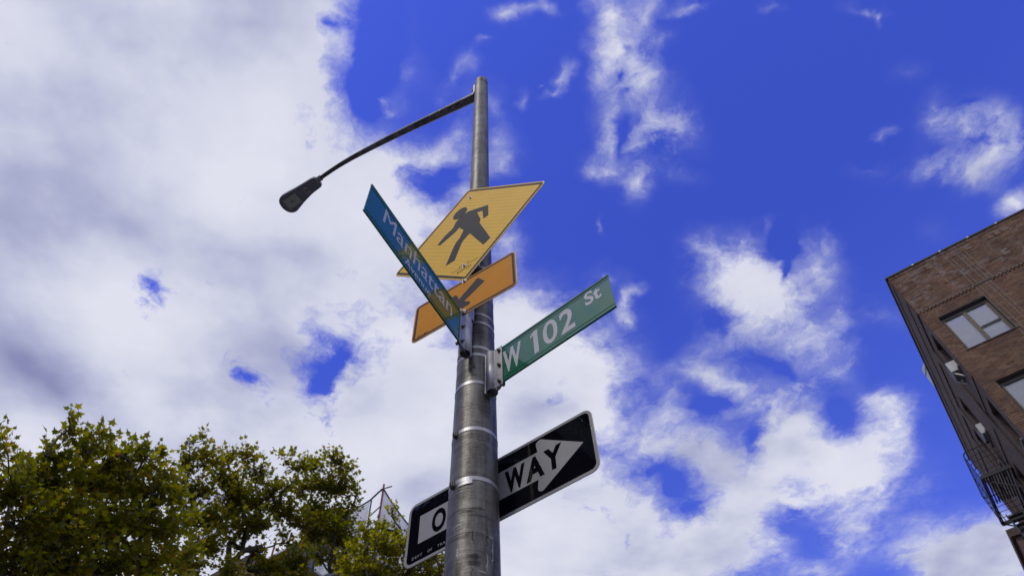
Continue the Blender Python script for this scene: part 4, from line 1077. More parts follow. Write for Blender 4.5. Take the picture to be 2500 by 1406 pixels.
def wall_mesh(fn, a0, a1, z0, z1, holes, depth=0.26):
    """fn(a, out, z) -> local point; out is positive into the street"""
    mb = MB()
    for x0, x1, q0, q1 in wall_cells(a0, a1, z0, z1, holes):
        mb.add([fn(x0, 0, q0), fn(x1, 0, q0), fn(x1, 0, q1), fn(x0, 0, q1)], [(0, 1, 2, 3)])
    for h in holes:
        x0, x1 = max(h[0], a0), min(h[1], a1); q0, q1 = max(h[2], z0), min(h[3], z1)
        if x1 <= x0 or q1 <= q0: continue
        c = [(x0, q0), (x1, q0), (x1, q1), (x0, q1)]
        for i in range(4):
            p, q = c[i], c[(i + 1) % 4]
            mb.add([fn(p[0], 0, p[1]), fn(q[0], 0, q[1]), fn(q[0], -depth, q[1]), fn(p[0], -depth, p[1])], [(0, 1, 2, 3)])
    return mb


FR = lambda a, o, z: (a, -o, z)
SD = lambda a, o, z: (-o, a, z)
fh = [(a, b, t - WH, t) for t in FLOORS for a, b in FWIN]
sh = [(a, b, t - WH, t) for t in FLOORS for a, b in SWIN]
VZ0, VS1 = 12.3, 4.75                  # the part of the front where bricks can be told apart
wall_mesh(FR, 0, VS1, VZ0, ZT, fh).build('mortar_bed', M['mortar'], apt)
wall_mesh(FR, 0, VS1, 0, VZ0, fh).build('front_wall', M['brick_far'], apt)
wall_mesh(FR, VS1, LEN_F, 0, ZT, fh).build('front_wall', M['brick_far'], apt)
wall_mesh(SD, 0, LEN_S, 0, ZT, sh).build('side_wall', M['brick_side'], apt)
m = MB().box((0.3, 0.3, ZT - 0.9), (LEN_F, LEN_S, ZT - 0.8)); m.build('roof', M['asphalt'], apt)
m = MB().box((LEN_F - 0.01, 0.0, 0), (LEN_F, LEN_S, ZT)); m.box((0.0, LEN_S - 0.01, 0), (LEN_F - 0.02, LEN_S, ZT - 0.002)); m.build('rear_wall', M['brick_far'], apt)
m = MB().box((0.012, 0.27, 0.1), (LEN_F - 0.1, 0.30, ZT - 1)); m.box((0.27, 0.32, 0.1), (0.30, LEN_S - 0.1, ZT - 1)); m.build('interior', M['dark_room'], apt)

# real bricks on the front
bricks = []                             # centre a, centre z, width, height, proud, tone
DENT = 19.15 + 0.15
PROUD = 0.032
z = VZ0; row = 0


def blocked(a0, a1, z0, z1):
    return any(h[0] < a1 - 0.004 and h[1] > a0 + 0.004 and h[2] < z1 - 0.004 and h[3] > z0 + 0.004 for h in fh)


SOLDIERS = [DENT + 0.62, DENT + 1.50]
while z + 0.07 < ZT - 0.10:
    up = z > DENT
    sold = [s for s in SOLDIERS if s - 0.01 <= z < s + 0.215]
    offs = (0.1075 if row % 2 else 0.0)
    hdr = (row % 6 == 5)
    wd = 0.105 if hdr else 0.213
    x = -offs
    while x < VS1:
        a0, a1 = max(x, 0.0), min(x + wd - 0.011, VS1)
        x += wd
        if a1 - a0 < 0.03: continue
        # cut bricks at window jambs
        for h in fh:
            if h[2] < z + 0.064 - 0.004 and h[3] > z + 0.004:
                if a0 < h[0] < a1: a1 = h[0] - 0.002
                elif a0 < h[1] < a1: a0 = h[1] + 0.002
        if a1 - a0 < 0.025 or blocked(a0, a1, z, z + 0.064): continue
        if sold and (int((a0 + 0.1) / 0.62) % 2 == (0 if sold[0] == SOLDIERS[0] else 1)): continue
        p = 0.008 + rng.uniform(-0.002, 0.004) + (PROUD if up else 0)
        bricks.append(((a0 + a1) / 2, z + 0.032, a1 - a0, 0.064, p, rng.random()))
    z += 0.075; row += 1
# soldier groups and the shadow line under them
for si, sz in enumerate(SOLDIERS):
    x = 0.01
    while x < VS1 - 0.07:
        if int((x + 0.1) / 0.62) % 2 == si:
            bricks.append((x + 0.031, sz + 0.10, 0.062, 0.205, 0.008 + PROUD + 0.012 + rng.uniform(-.002, .006), rng.random()))
        x += 0.073
# dentil course
x = 0.03
while x < VS1:
    if not (1.72 < x < 2.24): bricks.append((x, DENT - 0.035, 0.062, 0.060, 0.008 + PROUD, rng.random()))
    x += 0.118
# brick-on-end course under the coping
x = 0.006
while x < VS1 - 0.07:
    bricks.append((x + 0.031, ZT - 0.07, 0.062, 0.12, 0.008 + PROUD + 0.010 + rng.uniform(0, .006), rng.random())); x += 0.073


def brick_corners(b):
    a, z_, w_, h_, p, t = b
    return [(a + sx * w_ / 2, -p if k else 0.002, z_ + sz * h_ / 2) for k in (0, 1) for sx, sz in ((-1, -1), (1, -1), (1, 1), (-1, 1))]


# the 300 that show largest (nearest the camera) are parts of their own
mw = apt.matrix_world
cw = Vector((0, -2.064, 1.6))
vis = [b for b in bricks if b[1] > 13.2]


def shown(b):
    P = mw @ Vector((b[0], 0, b[1]))
    return (P - cw).length / math.sqrt(b[2] * b[3])


def in_frame(b, pad=1.0):
    P = cam.matrix_world.inverted() @ (mw @ Vector((b[0], 0, b[1])))
    if P.z >= 0: return False
    f_ = 1731.23
    return abs(P.x / -P.z * f_) < 1250 * pad and abs(P.y / -P.z * f_) < 703 * pad


bpy.context.view_layer.update()
order = sorted([i for i, b in enumerate(bricks) if in_frame(b)], key=lambda i: shown(bricks[i]))
single = set(order[:300])
unit = MB().box((-0.5, -1, -0.5), (0.5, 0.0, 0.5)).build('brick', M['brick'], apt, link=False)
unit_mesh = unit.data
for i in sorted(single):
    a_, z_, w_, h_, p, t = bricks[i]
    o = bpy.data.objects.new('brick', unit_mesh); COL.objects.link(o); o.parent = apt
    o.location = (a_, 0.002, z_); o.scale = (w_, p + 0.002, h_); o['single'] = 1.0
bpy.data.objects.remove(unit)
V, F, TN = [], [], []
for i, b in enumerate(bricks):
    if i in single: continue
    o_ = len(V); V += brick_corners(b)
    F += [(o_ + 4, o_ + 5, o_ + 6, o_ + 7), (o_ + 0, o_ + 1, o_ + 5, o_ + 4), (o_ + 1, o_ + 2, o_ + 6, o_ + 5), (o_ + 2, o_ + 3, o_ + 7, o_ + 6), (o_ + 3, o_ + 0, o_ + 4, o_ + 7)]
    TN += [b[5]] * 5
me = bpy.data.meshes.new('brickwork'); me.from_pydata(V, [], F)
at = me.attributes.new('tone', 'FLOAT', 'FACE'); at.data.foreach_set('value', TN)
me.materials.append(M['brick'])
o = bpy.data.objects.new('brickwork', me); COL.objects.link(o); o.parent = apt; o['kind'] = 'stuff'; o['single'] = 0.0

# parapet body that stands proud, vertical joints, coping
m = MB(); m.box((0, -PROUD + 0.002, DENT + 0.002), (VS1, 0, ZT - 0.005)); m.build('mortar_bed', M['mortar'], apt)
m = MB(); m.box((VS1 + 0.002, -PROUD - 0.006, DENT), (LEN_F, -0.001, ZT - 0.005)); m.box((-PROUD - 0.004, 0.0, DENT), (-0.001, LEN_S, ZT - 0.005))
m.box((-PROUD - 0.022, 0.0, SOLDIERS[0]), (-PROUD - 0.006, LEN_S, SOLDIERS[0] + 0.2)); m.box((-PROUD - 0.022, 0.0, SOLDIERS[1]), (-PROUD - 0.006, LEN_S, SOLDIERS[1] + 0.2))
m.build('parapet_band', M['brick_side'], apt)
for s_ in (1.745, 1.86, 2.06, 2.17, 2.30):
    z0_ = 13.0 if s_ < 2.2 else DENT
    m = MB(); m.box((s_ - 0.008, -0.0145, z0_), (s_ + 0.008, -0.0005, DENT - 0.005)) if z0_ < DENT else None
    m.box((s_ - 0.008, -PROUD - 0.0145, DENT), (s_ + 0.008, -PROUD - 0.001, ZT - 0.15)); m.build('vertical_joint', M['caulk'], apt)
m = MB(); m.box((-0.075, -0.085, ZT - 0.005), (LEN_F, 0.30, ZT + 0.055)); m.box((-0.075, 0.302, ZT - 0.005), (0.30, LEN_S, ZT + 0.055)); m.build('coping', M['coping'], apt, bevel=0.006)
for k in range(9):
    m = MB(); m.box((0.86 + k * 0.895 - 0.03, -0.093, ZT - 0.008), (0.86 + k * 0.895 + 0.03, -0.0855, ZT + 0.060)); m.build('coping_clip', M['clip'], apt)
# long faint offsets of the side wall: brick piers and string courses
for (a0, a1) in ((1.75, 2.25), (4.75, 5.1), (6.6, 7.1), (9.7, 10.1)):
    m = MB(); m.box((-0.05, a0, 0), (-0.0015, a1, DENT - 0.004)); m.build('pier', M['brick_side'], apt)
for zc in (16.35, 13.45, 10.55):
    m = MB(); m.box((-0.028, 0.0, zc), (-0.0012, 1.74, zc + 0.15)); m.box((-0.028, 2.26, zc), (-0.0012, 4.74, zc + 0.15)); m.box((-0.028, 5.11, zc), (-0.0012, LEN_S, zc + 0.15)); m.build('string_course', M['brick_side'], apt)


def window_front(a0, a1, zt):
    z0 = zt - WH
    f = MB(); y = 0.115
    # outer frame: black steel lintel and reveals, then bronze bars
    f.box((a0 + 0.002, y - 0.02, zt - 0.16), (a1 - 0.002, y + 0.05, zt - 0.002)); f.box((a0 + 0.002, y, z0 + 0.002), (a0 + 0.055, y + 0.05, zt - 0.162)); f.box((a1 - 0.055, y, z0 + 0.002), (a1 - 0.002, y + 0.05, zt - 0.162)); f.box((a0 + 0.057, y, z0 + 0.002), (a1 - 0.057, y + 0.05, z0 + 0.045))
    w_ = f.build('window', M['black_frame'], apt)
    mu = MB(); xm = a0 + 0.475 * (a1 - a0)
    mu.box((xm - 0.055, y - 0.012, z0 + 0.047), (xm + 0.055, y + 0.03, zt - 0.162)); mu.box((a1 - 0.125, y - 0.010, z0 + 0.047), (a1 - 0.058, y + 0.03, zt - 0.162)); mu.box((a0 + 0.058, y - 0.010, z0 + 0.047), (a0 + 0.09, y + 0.03, zt - 0.162))
    mu.build('mullion', M['bronze'], w_)
    rail = MB(); zr = z0 + WH * 0.40; rail.box((xm + 0.057, y - 0.006, zr - 0.035), (a1 - 0.127, y + 0.03, zr + 0.035)); rail.build('sash_rail', M['black_frame'], w_)
    for (x0, x1, q0, q1) in ((a0 + 0.092, xm - 0.057, z0 + 0.047, zt - 0.164), (xm + 0.057, a1 - 0.127, zr + 0.037, zt - 0.164), (xm + 0.057, a1 - 0.127, z0 + 0.047, zr - 0.037)):
        g_ = MB(); g_.box((x0, y + 0.012, q0), (x1, y + 0.018, q1)); g_.build('pane', M['glass'], w_)
    s_ = MB(); s_.box((a0 + 0.06, y + 0.055, z0 + 0.05), (a1 - 0.06, y + 0.065, zt - 0.05)); s_.build('roller_shade', M['shade'], w_)
    sl = MB(); sl.box((a0 - 0.03, -0.03, z0 - 0.035), (a1 + 0.03, 0.11, z0 + 0.001)); sl.build('window_sill', M['black_frame'], w_)


def window_side(a0, a1, zt):
    z0 = zt - WH; f = MB(); x = 0.14
    f.box((x, a0 + 0.002, z0 + 0.002), (x + 0.05, a0 + 0.06, zt - 0.002)); f.box((x, a1 - 0.06, z0 + 0.002), (x + 0.05, a1 - 0.002, zt - 0.002))
    f.box((x, a0 + 0.062, zt - 0.07), (x + 0.05, a1 - 0.062, zt - 0.002)); f.box((x, a0 + 0.062, z0 + 0.002), (x + 0.05, a1 - 0.062, z0 + 0.06)); f.box((x - 0.006, a0 + 0.062, (z0 + zt) / 2 - 0.03), (x + 0.03, a1 - 0.062, (z0 + zt) / 2 + 0.03))
    w_ = f.build('window', M['black_frame'], apt)
    for q0, q1 in ((z0 + 0.062, (z0 + zt) / 2 - 0.032), ((z0 + zt) / 2 + 0.032, zt - 0.072)):
        g_ = MB(); g_.box((x + 0.012, a0 + 0.062, q0), (x + 0.018, a1 - 0.062, q1)); g_.build('pane', M['glass'], w_)
    sl = MB(); sl.box((-0.05, a0 - 0.05, z0 - 0.06), (0.13, a1 + 0.05, z0 + 0.001)); sl.build('window_sill', M['sill'], w_)


for t in FLOORS:
    for a0, a1 in FWIN: window_front(a0, a1, t)
    for a0, a1 in SWIN: window_side(a0, a1, t)


# things hung on the building
def rootat(name, a, o, z, label, cat, group=None):
    P = mw @ Vector((-o, a, z))
    r = empty(name, P, (0, 0, YAWB)); tag(r, label, cat, group)
    return r


def air_conditioner(a0, a1, z0, out, label, bracket=True):
    r = rootat('air_conditioner', (a0 + a1) / 2, 0, z0, label, 'air conditioner')
    w_ = (a1 - a0) / 2; h_ = 0.38
    MB().box((-out, -w_, 0), (0.10, w_, h_)).build('housing', M['ac'], r, bevel=0.008)
    m = MB()
    for k in range(9): m.box((-out - 0.006, -w_ + 0.03, 0.03 + k * 0.037), (-out - 0.0005, w_ - 0.03, 0.05 + k * 0.037))
    tag(m.build('grille', M['ac_grille'], r), kind='stuff')
    MB().box((-out + 0.04, -w_ + 0.03, -0.006), (0.02, w_ - 0.03, -0.0008)).build('base_pan', M['ac_grille'], r)
    if bracket:
        m = MB(); m.bar((-out + 0.03, w_ - 0.06, -0.01), (-0.005, w_ - 0.06, -0.26), 0.03); m.bar((-out + 0.03, -w_ + 0.06, -0.01), (-0.005, -w_ + 0.06, -0.26), 0.03); m.build('support_arm', M['band'], r)
    return r


air_conditioner(0.60, 1.10, FLOORS[0] - WH + 0.01, 0.23, 'white window air conditioner sticking out nearest the corner of the brick building')
air_conditioner(3.72, 4.24, FLOORS[0] - WH + 0.01, 0.15, 'smaller looking white window air conditioner just above the fire escape', False)

# fire escape
fe = rootat('fire_escape', 5.5, 0, 0, 'black iron fire escape with railed balconies on the side of the brick building', 'fire escape')
FA0, FA1, FO = 4.2 - 5.5, 6.9 - 5.5, 0.9
for k in range(5):
    zf = 16.05 + 0.15 - 2.9 * k; zr_ = zf + 1.02
    m = MB()
    m.bar((-FO, FA0, zf), (-FO, FA1, zf), 0.05, 0.09); m.bar((-0.03, FA0, zf), (-0.03, FA1, zf), 0.05, 0.09); m.bar((-FO, FA0, zf), (0, FA0, zf), 0.05, 0.12); m.bar((-FO, FA1, zf), (0, FA1, zf), 0.05, 0.12)
    m.bar((-FO + 0.02, FA0 + 0.1, zf - 0.05), (-0.005, FA0 + 0.1, zf - 0.75), 0.035); m.bar((-FO + 0.02, FA1 - 0.1, zf - 0.05), (-0.005, FA1 - 0.1, zf - 0.75), 0.035)
    m.build('platform_frame', M['iron'], fe)
    ns = 11
    for j in range(ns):      # floor slats, with a hatch left open for the stair
        x_ = -FO + 0.06 + j * (FO - 0.1) / (ns - 1)
        a_end = FA1 - 1.15 if 1 <= j <= 8 else FA1 - 0.03
        m = MB(); m.bar((x_, FA0 + 0.03, zf + 0.012), (x_, a_end, zf + 0.012), 0.042, 0.012); m.build('slat', M['iron'], fe)
    # stair down through the hatch
    if k < 4:
        m = MB(); a_s, a_e = FA1 - 0.35, FA0 + 0.55
        for x_ in (-FO + 0.22, -FO + 0.66):
            m.bar((x_, a_s, zf), (x_, a_e, zf - 2.85), 0.03, 0.12)
        for q in range(11):
            t = (q + 0.5) / 11; a_ = a_s + (a_e - a_s) * t; z_ = zf - 2.85 * t
            m.box((-FO + 0.22, a_ - 0.08, z_ - 0.01), (-FO + 0.66, a_ + 0.08, z_ + 0.01))
        m.build('stair', M['iron'], fe)
    m = MB()
    rc = 0.16
    path = [(0, FA0), (-FO + rc, FA0), (-FO + 0.05, FA0 + 0.05), (-FO, FA0 + rc), (-FO, FA1 - rc), (-FO + 0.05, FA1 - 0.05), (-FO + rc, FA1), (0, FA1)]
    for zq in (zr_, zf + 0.80, zf + 0.60, zf + 0.40, zf + 0.20):
        m.tube([(x_, a_, zq) for x_, a_ in path], 0.020 if zq == zr_ else 0.011, 6)
    m.build('railing', M['iron'], fe)
    m = MB()
    for x_, a_ in ((-FO, FA0 + rc), (-FO + rc, FA0), (-FO, FA1 - rc), (-FO, (FA0 + FA1) / 2), (-FO + rc, FA1), (-FO / 2, FA0), (-FO / 2, FA1)):
        m.bar((x_, a_, zf), (x_, a_, zr_), 0.022)
    tag(m.build('railing_posts', M['iron'], fe), kind='stuff')

# pale duct on the roof edge
duct = rootat('roof_duct', 3.5, 0, ZT + 0.05, 'pale grey sheet metal duct with a stepped rounded outline standing on the roof edge', 'roof duct')
dp = [(3.52, 0.0), (3.80, 0.30), (4.01, 0.42), (4.18, 0.46), (4.32, 0.42), (4.48, 0.30), (4.60, 0.27), (4.78, 0.38), (4.95, 0.52), (5.10, 0.62), (5.80, 1.10), (6.30, 1.42), (6.48, 1.40), (6.55, 0.9), (6.40, 0.0)]
m = MB(); n_ = len(dp)
vs_ = [(0.02, a_ - 3.5, z_) for a_, z_ in dp] + [(0.75, a_ - 3.5, z_) for a_, z_ in dp]
m.add(vs_, [tuple(range(n_)), tuple(range(2 * n_ - 1, n_ - 1, -1))] + [(i, (i + 1) % n_, (i + 1) % n_ + n_, i + n_) for i in range(n_)])
m.build('duct_body', M['duct'], duct, bevel=0.03)
m = MB(); m.bar((0.012, 1.55, 0.42), (0.012, 2.95, 1.18), 0.02, 0.05); m.build('seam', M['ac_grille'], duct)


# ------------------------------------------------------------------ plain neighbours
def block(name, P, yaw_, wx, wy, h_, label, mat, cols=5, floors=6, fh_=3.0, cat='building', trim='sill', skip_sides=()):
    r = empty(name, (P[0], P[1], -0.15), (0, 0, yaw_)); tag(r, label, cat)
    m = MB().box((0, 0, 0), (wx, wy, h_)); m.build('wall', M[mat], r)
    m = MB(); m.box((-0.15, -0.15, h_ + 0.003), (wx + 0.15, wy + 0.15, h_ + 0.35)); m.build('cornice', M[trim], r)
    for side in range(4):
        if side in skip_sides: continue
        L_ = wx if side in (0, 2) else wy
        n_ = max(1, int(L_ / 2.9))
        for i in range(n_):
            for k in range(floors):
                c = (i + 0.5) * L_ / n_; zt = h_ - 0.9 - k * fh_
                if zt < 3: continue
                f = MB(); g = MB()
                def Q(a_, o_, z_):
                    return {0: (a_, -o_, z_), 1: (wx + o_, a_, z_), 2: (a_, wy + o_, z_), 3: (-o_, a_, z_)}[side]
                for (a0, a1, q0, q1) in ((c - 0.6, c - 0.52, zt - 1.5, zt), (c + 0.52, c + 0.6, zt - 1.5, zt), (c - 0.518, c + 0.518, zt - 0.08, zt), (c - 0.518, c + 0.518, zt - 1.5, zt - 1.42), (c - 0.518, c + 0.518, zt - 0.78, zt - 0.72)):
                    f.box(Q(a0, 0.003, q0), Q(a1, 0.06, q1))
                w_ = f.build('window', M['sill'], r)
                g.box(Q(c - 0.51, 0.004, zt - 1.41), Q(c + 0.51, 0.03, zt - 0.081)); g.build('pane', M['glass_dark'], w_)
    return r


M['glass_dark'] = simple('dark_window', (0.02, 0.022, 0.028), 0.08, 0, 0.1, 2, coat=0.5)

# brown corner beyond the fire escape, lower right
cR = Vector((math.sin(R(43.20)), math.cos(R(43.20)), 0)) * 34
hR = 1.6 + 34 * math.tan(R(29.54)) + 0.15
block('corner_building', (cR.x, cR.y - 2.06), YAWB, 12, 14, hR - 0.35, 'brown brick building corner at the lower right edge, beyond the fire escape', 'brick_far', trim='brick_side')
# across the street to the left, out of frame: the signs mirror it
cL = T1 * -29 + T2 * -30
block('brick_apartments', (cL.x, cL.y), YAWB, 25, 18, 18.0, 'brick building across the street on the left, mirrored in the black one way sign', 'brick_side')

# ------------------------------------------------------------------ building under repair behind the trees
D0 = 32.0
az = R(-9.15)
C0 = Vector((math.sin(az) * D0, math.cos(az) * D0 - 2.06, 0))
HB = 1.6 + D0 * math.tan(R(35.6))
site = empty('construction_building', (C0.x, C0.y, -0.15), (0, 0, YAWB))
tag(site, 'pinkish brick building under repair behind the trees, seen through gaps in the leaves', 'building')
m = MB().box((-24, 0, 0), (0, 18, HB)); m.build('wall', M['brick_pink'], site)
m = MB().box((-24.2, -0.2, HB + 0.003), (0.2, 18.2, HB + 0.3)); m.build('cornice', M['panel_grey'], site)
for i in range(8):
    for k in range(7):
        a_ = -22.5 + i * 2.9; zt = HB - 1.2 - k * 3.0
        f = MB()
        for (x0, x1, q0, q1) in ((a_ - 0.6, a_ - 0.5, zt - 1.7, zt), (a_ + 0.5, a_ + 0.6, zt - 1.7, zt), (a_ - 0.498, a_ + 0.498, zt - 0.1, zt), (a_ - 0.498, a_ + 0.498, zt - 1.7, zt - 1.6), (a_ - 0.498, a_ + 0.498, zt - 0.9, zt - 0.82)):
            f.box((x0, -0.08, q0), (x1, -0.003, q1))
        w_ = f.build('window', M['panel_grey'], site)
        g = MB().box((a_ - 0.49, -0.03, zt - 1.59), (a_ + 0.49, -0.004, zt - 0.101)); g.build('pane', M['shade'] if (i + k) % 3 == 0 else M['glass_dark'], w_)

HN = 1.6 + D0 * math.tan(R(40.3)) + 0.15
sc = empty('scaffold_tower', (C0.x, C0.y, HB + 0.16), (0, 0, YAWB))
tag(sc, 'scaffold tower hung with pale debris netting, peaking above the trees', 'scaffold')
HH = HN - HB - 0.16
m = MB(); m.bar((0, 0, 0), (0, 0, HH + 0.35), 0.075); m.build('corner_pole', M['steel_red'], sc)
for (x_, y_) in ((-0.9, 0.1), (-5.5, 0), (0, 5.5), (-11, 0), (0, 11)):
    top = HH - 0.03 * (abs(x_) + abs(y_)) - (0.25 if x_ == -0.9 else 0)
    m = MB(); m.bar((x_, y_, 0), (x_, y_, top), 0.06); m.build('scaffold_pole', M['steel_dark'], sc)
for (p, q) in (((-0.9, 0.1, HH * 0.66), (0, 0, HH * 0.72)), ((-0.9, 0.1, HH * 0.35), (0, 0, HH * 0.4)), ((-11, 0, HH * 0.45), (0, 0, HH * 0.5)), ((0, 0, HH * 0.45), (0, 11, HH * 0.42)), ((0, 1.5, 0.3), (0, 6.5, HH * 0.62)), ((0, 6.5, 0.1), (0, 2.5, HH * 0.55)), ((-0.1, -0.1, HH - 0.05), (0.55, 0.1, HH - 0.02))):
    m = MB(); m.bar(p, q, 0.05); m.build('scaffold_brace', M['steel_dark'], sc)


def net(p0, p1, z_top0, z_top1, sag, name='netting'):
    n_ = 14; V_, F_ = [], []
    for i in range(n_ + 1):
        t = i / n_
        x_, y_ = p0[0] * (1 - t) + p1[0] * t, p0[1] * (1 - t) + p1[1] * t
        top = z_top0 * (1 - t) + z_top1 * t - sag * 4 * t * (1 - t)
        for j in range(6):
            s_ = j / 5
            bulge = 0.08 * math.sin(t * 9 + j) * (1 - abs(2 * s_ - 1))
            V_.append((x_ + bulge, y_ - bulge, top * (1 - s_)))
    for i in range(n_):
        for j in range(5):
            a_ = i * 6 + j; F_.append((a_, a_ + 1, a_ + 7, a_ + 6))
    o_ = MB().add(V_, F_, True).build(name, M['netting'], sc)
    rope = MB().tube([V_[i * 6] for i in range(n_ + 1)], 0.045, 6).build('top_rope', M['steel_dark'], sc)
    return o_


net((-0.95, 0.05), (-5.5, 0), HH - 0.28, HH - 0.55, 0.05)
net((-5.5, 0), (-11, 0), HH - 0.55, HH - 0.9, 0.25)
net((0, 0.05), (0, 5.5), HH, HH - 0.9, 0.55)
net((0, 5.5), (0, 11), HH - 0.9, HH - 1.2, 0.4)
m = MB().tube([(0, 0, HH), (-0.3, 0.02, HH - 0.02), (-0.95, 0.05, HH - 0.28)], 0.05, 6); m.build('top_rope', M['steel_dark'], sc)

# facade scaffold with a pale deck, red and violet posts, lower down
fs0 = empty('facade_scaffold', (C0.x, C0.y, -0.15), (0, 0, YAWB))
tag(fs0, 'facade scaffold with pale decks and thin red and violet posts, glimpsed under the middle tree', 'scaffold')
zd = 26.0
for k in range(2):
    m = MB().box((-14, -1.9, zd - 2.4 * k), (-2.0, -0.25, zd - 2.4 * k + 0.12)); m.build('deck', M['panel_grey'], fs0)
m = MB().box((-14, -1.95, zd - 6.2), (-2, -1.90, zd - 0.45)); m.build('dark_netting', M['steel_dark'], fs0)
for i in range(11):
    m = MB(); x_ = -13.6 + i * 1.15; m.bar((x_, -2.02, 3), (x_, -2.02, zd + 0.9), 0.075); m.build('post', M['steel_blue'] if i % 4 == 2 else M['steel_red'], fs0)

c2 = Vector((math.sin(R(-19.2)), math.cos(R(-19.2)), 0)) * 35
b2 = block('brick_building', (c2.x - 18 * T1.x, c2.y - 2.06 - 18 * T1.y), YAWB, 18, 12, 1.6 + 35 * math.tan(R(34.4)), 'pinkish brick building with pale windows, glimpsed through the leaves of the left trees', 'brick_pink', floors=8, trim='brick_side')


# ------------------------------------------------------------------ plane trees
# leaf clumps: x, y, z, radius
CROWN_LEFT = [(-6.90,5.87,9.24,0.20), (-7.63,6.50,9.63,0.45), (-7.16,6.94,9.58,0.38), (-6.88,6.87,9.90,0.38), (-6.78,6.64,10.22,0.24), (-6.72,6.45,10.45,0.11), (-6.47,6.94,10.15,0.41), (-6.27,6.92,10.32,0.29), (-6.40,7.56,10.36,0.47), (-6.07,7.60,10.54,0.35), (-5.84,7.63,10.67,0.27), (-5.64,7.69,10.73,0.14), (-5.68,7.91,10.45,0.39), (-6.96,6.83,9.00,0.54), (-6.86,7.26,9.48,0.64), (-6.65,7.73,9.97,0.66), (-6.33,8.30,10.41,0.69), (-5.77,8.58,10.46,0.52), (-6.79,7.24,8.65,0.62), (-6.57,7.75,9.11,0.68), (-6.28,8.29,9.57,0.70), (-5.91,8.88,9.98,0.69), (-5.60,9.34,10.47,0.46), (-6.79,7.54,8.23,0.62), (-6.57,8.09,8.65,0.68), (-6.26,8.68,9.06,0.70), (-5.90,9.27,9.46,0.69), (-5.57,9.76,9.93,0.50), (-7.32,6.75,8.74,0.58), (-7.21,7.22,8.25,0.58), (-6.53,8.37,8.27,0.68), (-5.80,9.17,8.70,0.70), (-6.83,7.75,7.87,0.51)]
CROWN_MIDDLE = [(-6.51,10.00,13.26,0.19), (-6.20,10.02,13.41,0.21), (-6.47,10.35,12.92,0.41), (-6.12,10.35,13.10,0.37), (-5.81,10.85,13.50,0.34), (-5.91,11.14,13.14,0.50), (-5.42,10.89,13.65,0.34), (-5.18,11.21,13.40,0.38), (-5.13,11.74,13.61,0.26), (-4.59,11.04,13.82,0.26), (-4.32,11.25,13.69,0.34), (-4.02,11.71,14.05,0.39), (-3.62,11.60,14.29,0.33), (-3.31,11.81,14.15,0.33), (-3.21,12.12,13.82,0.41), (-3.70,12.09,13.72,0.51), (-4.27,12.00,13.64,0.43), (-2.97,12.28,13.70,0.14), (-6.24,10.82,12.51,0.48), (-5.67,11.58,12.73,0.55), (-4.99,11.71,12.90,0.45), (-4.43,11.97,12.81,0.50), (-3.79,12.48,13.23,0.56), (-3.17,12.54,13.34,0.41), (-6.13,11.24,12.06,0.46), (-5.28,11.98,12.42,0.38), (-4.46,12.30,12.37,0.28), (-3.89,12.78,12.80,0.51), (-3.21,12.94,12.80,0.51), (-5.59,12.04,12.18,0.26), (-6.14,11.57,11.62,0.23), (-3.07,13.29,12.36,0.51), (-3.61,13.13,12.42,0.33), (-2.79,13.59,12.01,0.61), (-5.05,12.30,12.10,0.18), (-6.60,10.66,12.48,0.39), (-6.45,11.74,11.18,0.29), (-4.04,12.18,12.69,0.40), (-4.84,11.56,13.14,0.30), (-5.74,11.23,11.42,0.47), (-6.06,11.38,11.02,0.47), (-5.29,11.64,11.11,0.38), (-4.70,12.21,11.50,0.44), (-4.02,12.30,11.67,0.48), (-4.98,11.59,12.23,0.48), (-5.72,11.40,12.08,0.48), (-5.34,11.33,12.70,0.49), (-4.57,11.55,13.26,0.30), (-3.29,12.36,12.71,0.50), (-4.15,12.52,11.30,0.58), (-5.29,12.35,10.99,0.58)]
CROWN_PALE = [(-1.69,10.22,11.71,0.11), (-1.72,10.34,11.56,0.15), (-1.89,10.50,11.33,0.24), (-1.57,10.61,11.24,0.24), (-2.14,10.55,11.20,0.29), (-1.33,10.66,11.20,0.24), (-2.32,10.74,10.91,0.36), (-1.78,10.81,10.93,0.39), (-1.23,10.89,10.92,0.36), (-0.81,10.91,10.93,0.31), (-2.12,11.06,10.51,0.47), (-1.42,11.14,10.52,0.47), (-0.83,11.16,10.57,0.39), (-0.41,11.04,10.78,0.26), (-1.91,10.39,10.80,0.34), (-1.37,10.46,10.80,0.30), (-0.96,10.51,10.79,0.25), (-0.68,10.82,11.07,0.19), (-2.40,10.60,10.38,0.38), (-1.60,11.36,10.16,0.60), (-0.77,11.46,10.12,0.52)]

# a five lobed leaf about one unit across, slightly folded along its midrib
LOBE = [(0.0, 0.0), (-0.13, -0.09), (-0.34, -0.02), (-0.24, 0.12), (-0.50, 0.30), (-0.27, 0.33), (-0.22, 0.44), (-0.14, 0.42), (0.0, 0.80), (0.14, 0.42), (0.22, 0.44), (0.27, 0.33), (0.50, 0.30), (0.24, 0.12), (0.34, -0.02), (0.13, -0.09)]
LV = np.array([(x, y, 0.22 * abs(x) - 0.10 * y * y) for x, y in LOBE] + [(0.0, 0.24, -0.01)])
LV[:, 1] -= 0.05
NL = len(LOBE)
LF = [(NL, i, (i + 1) % NL) for i in range(NL)]


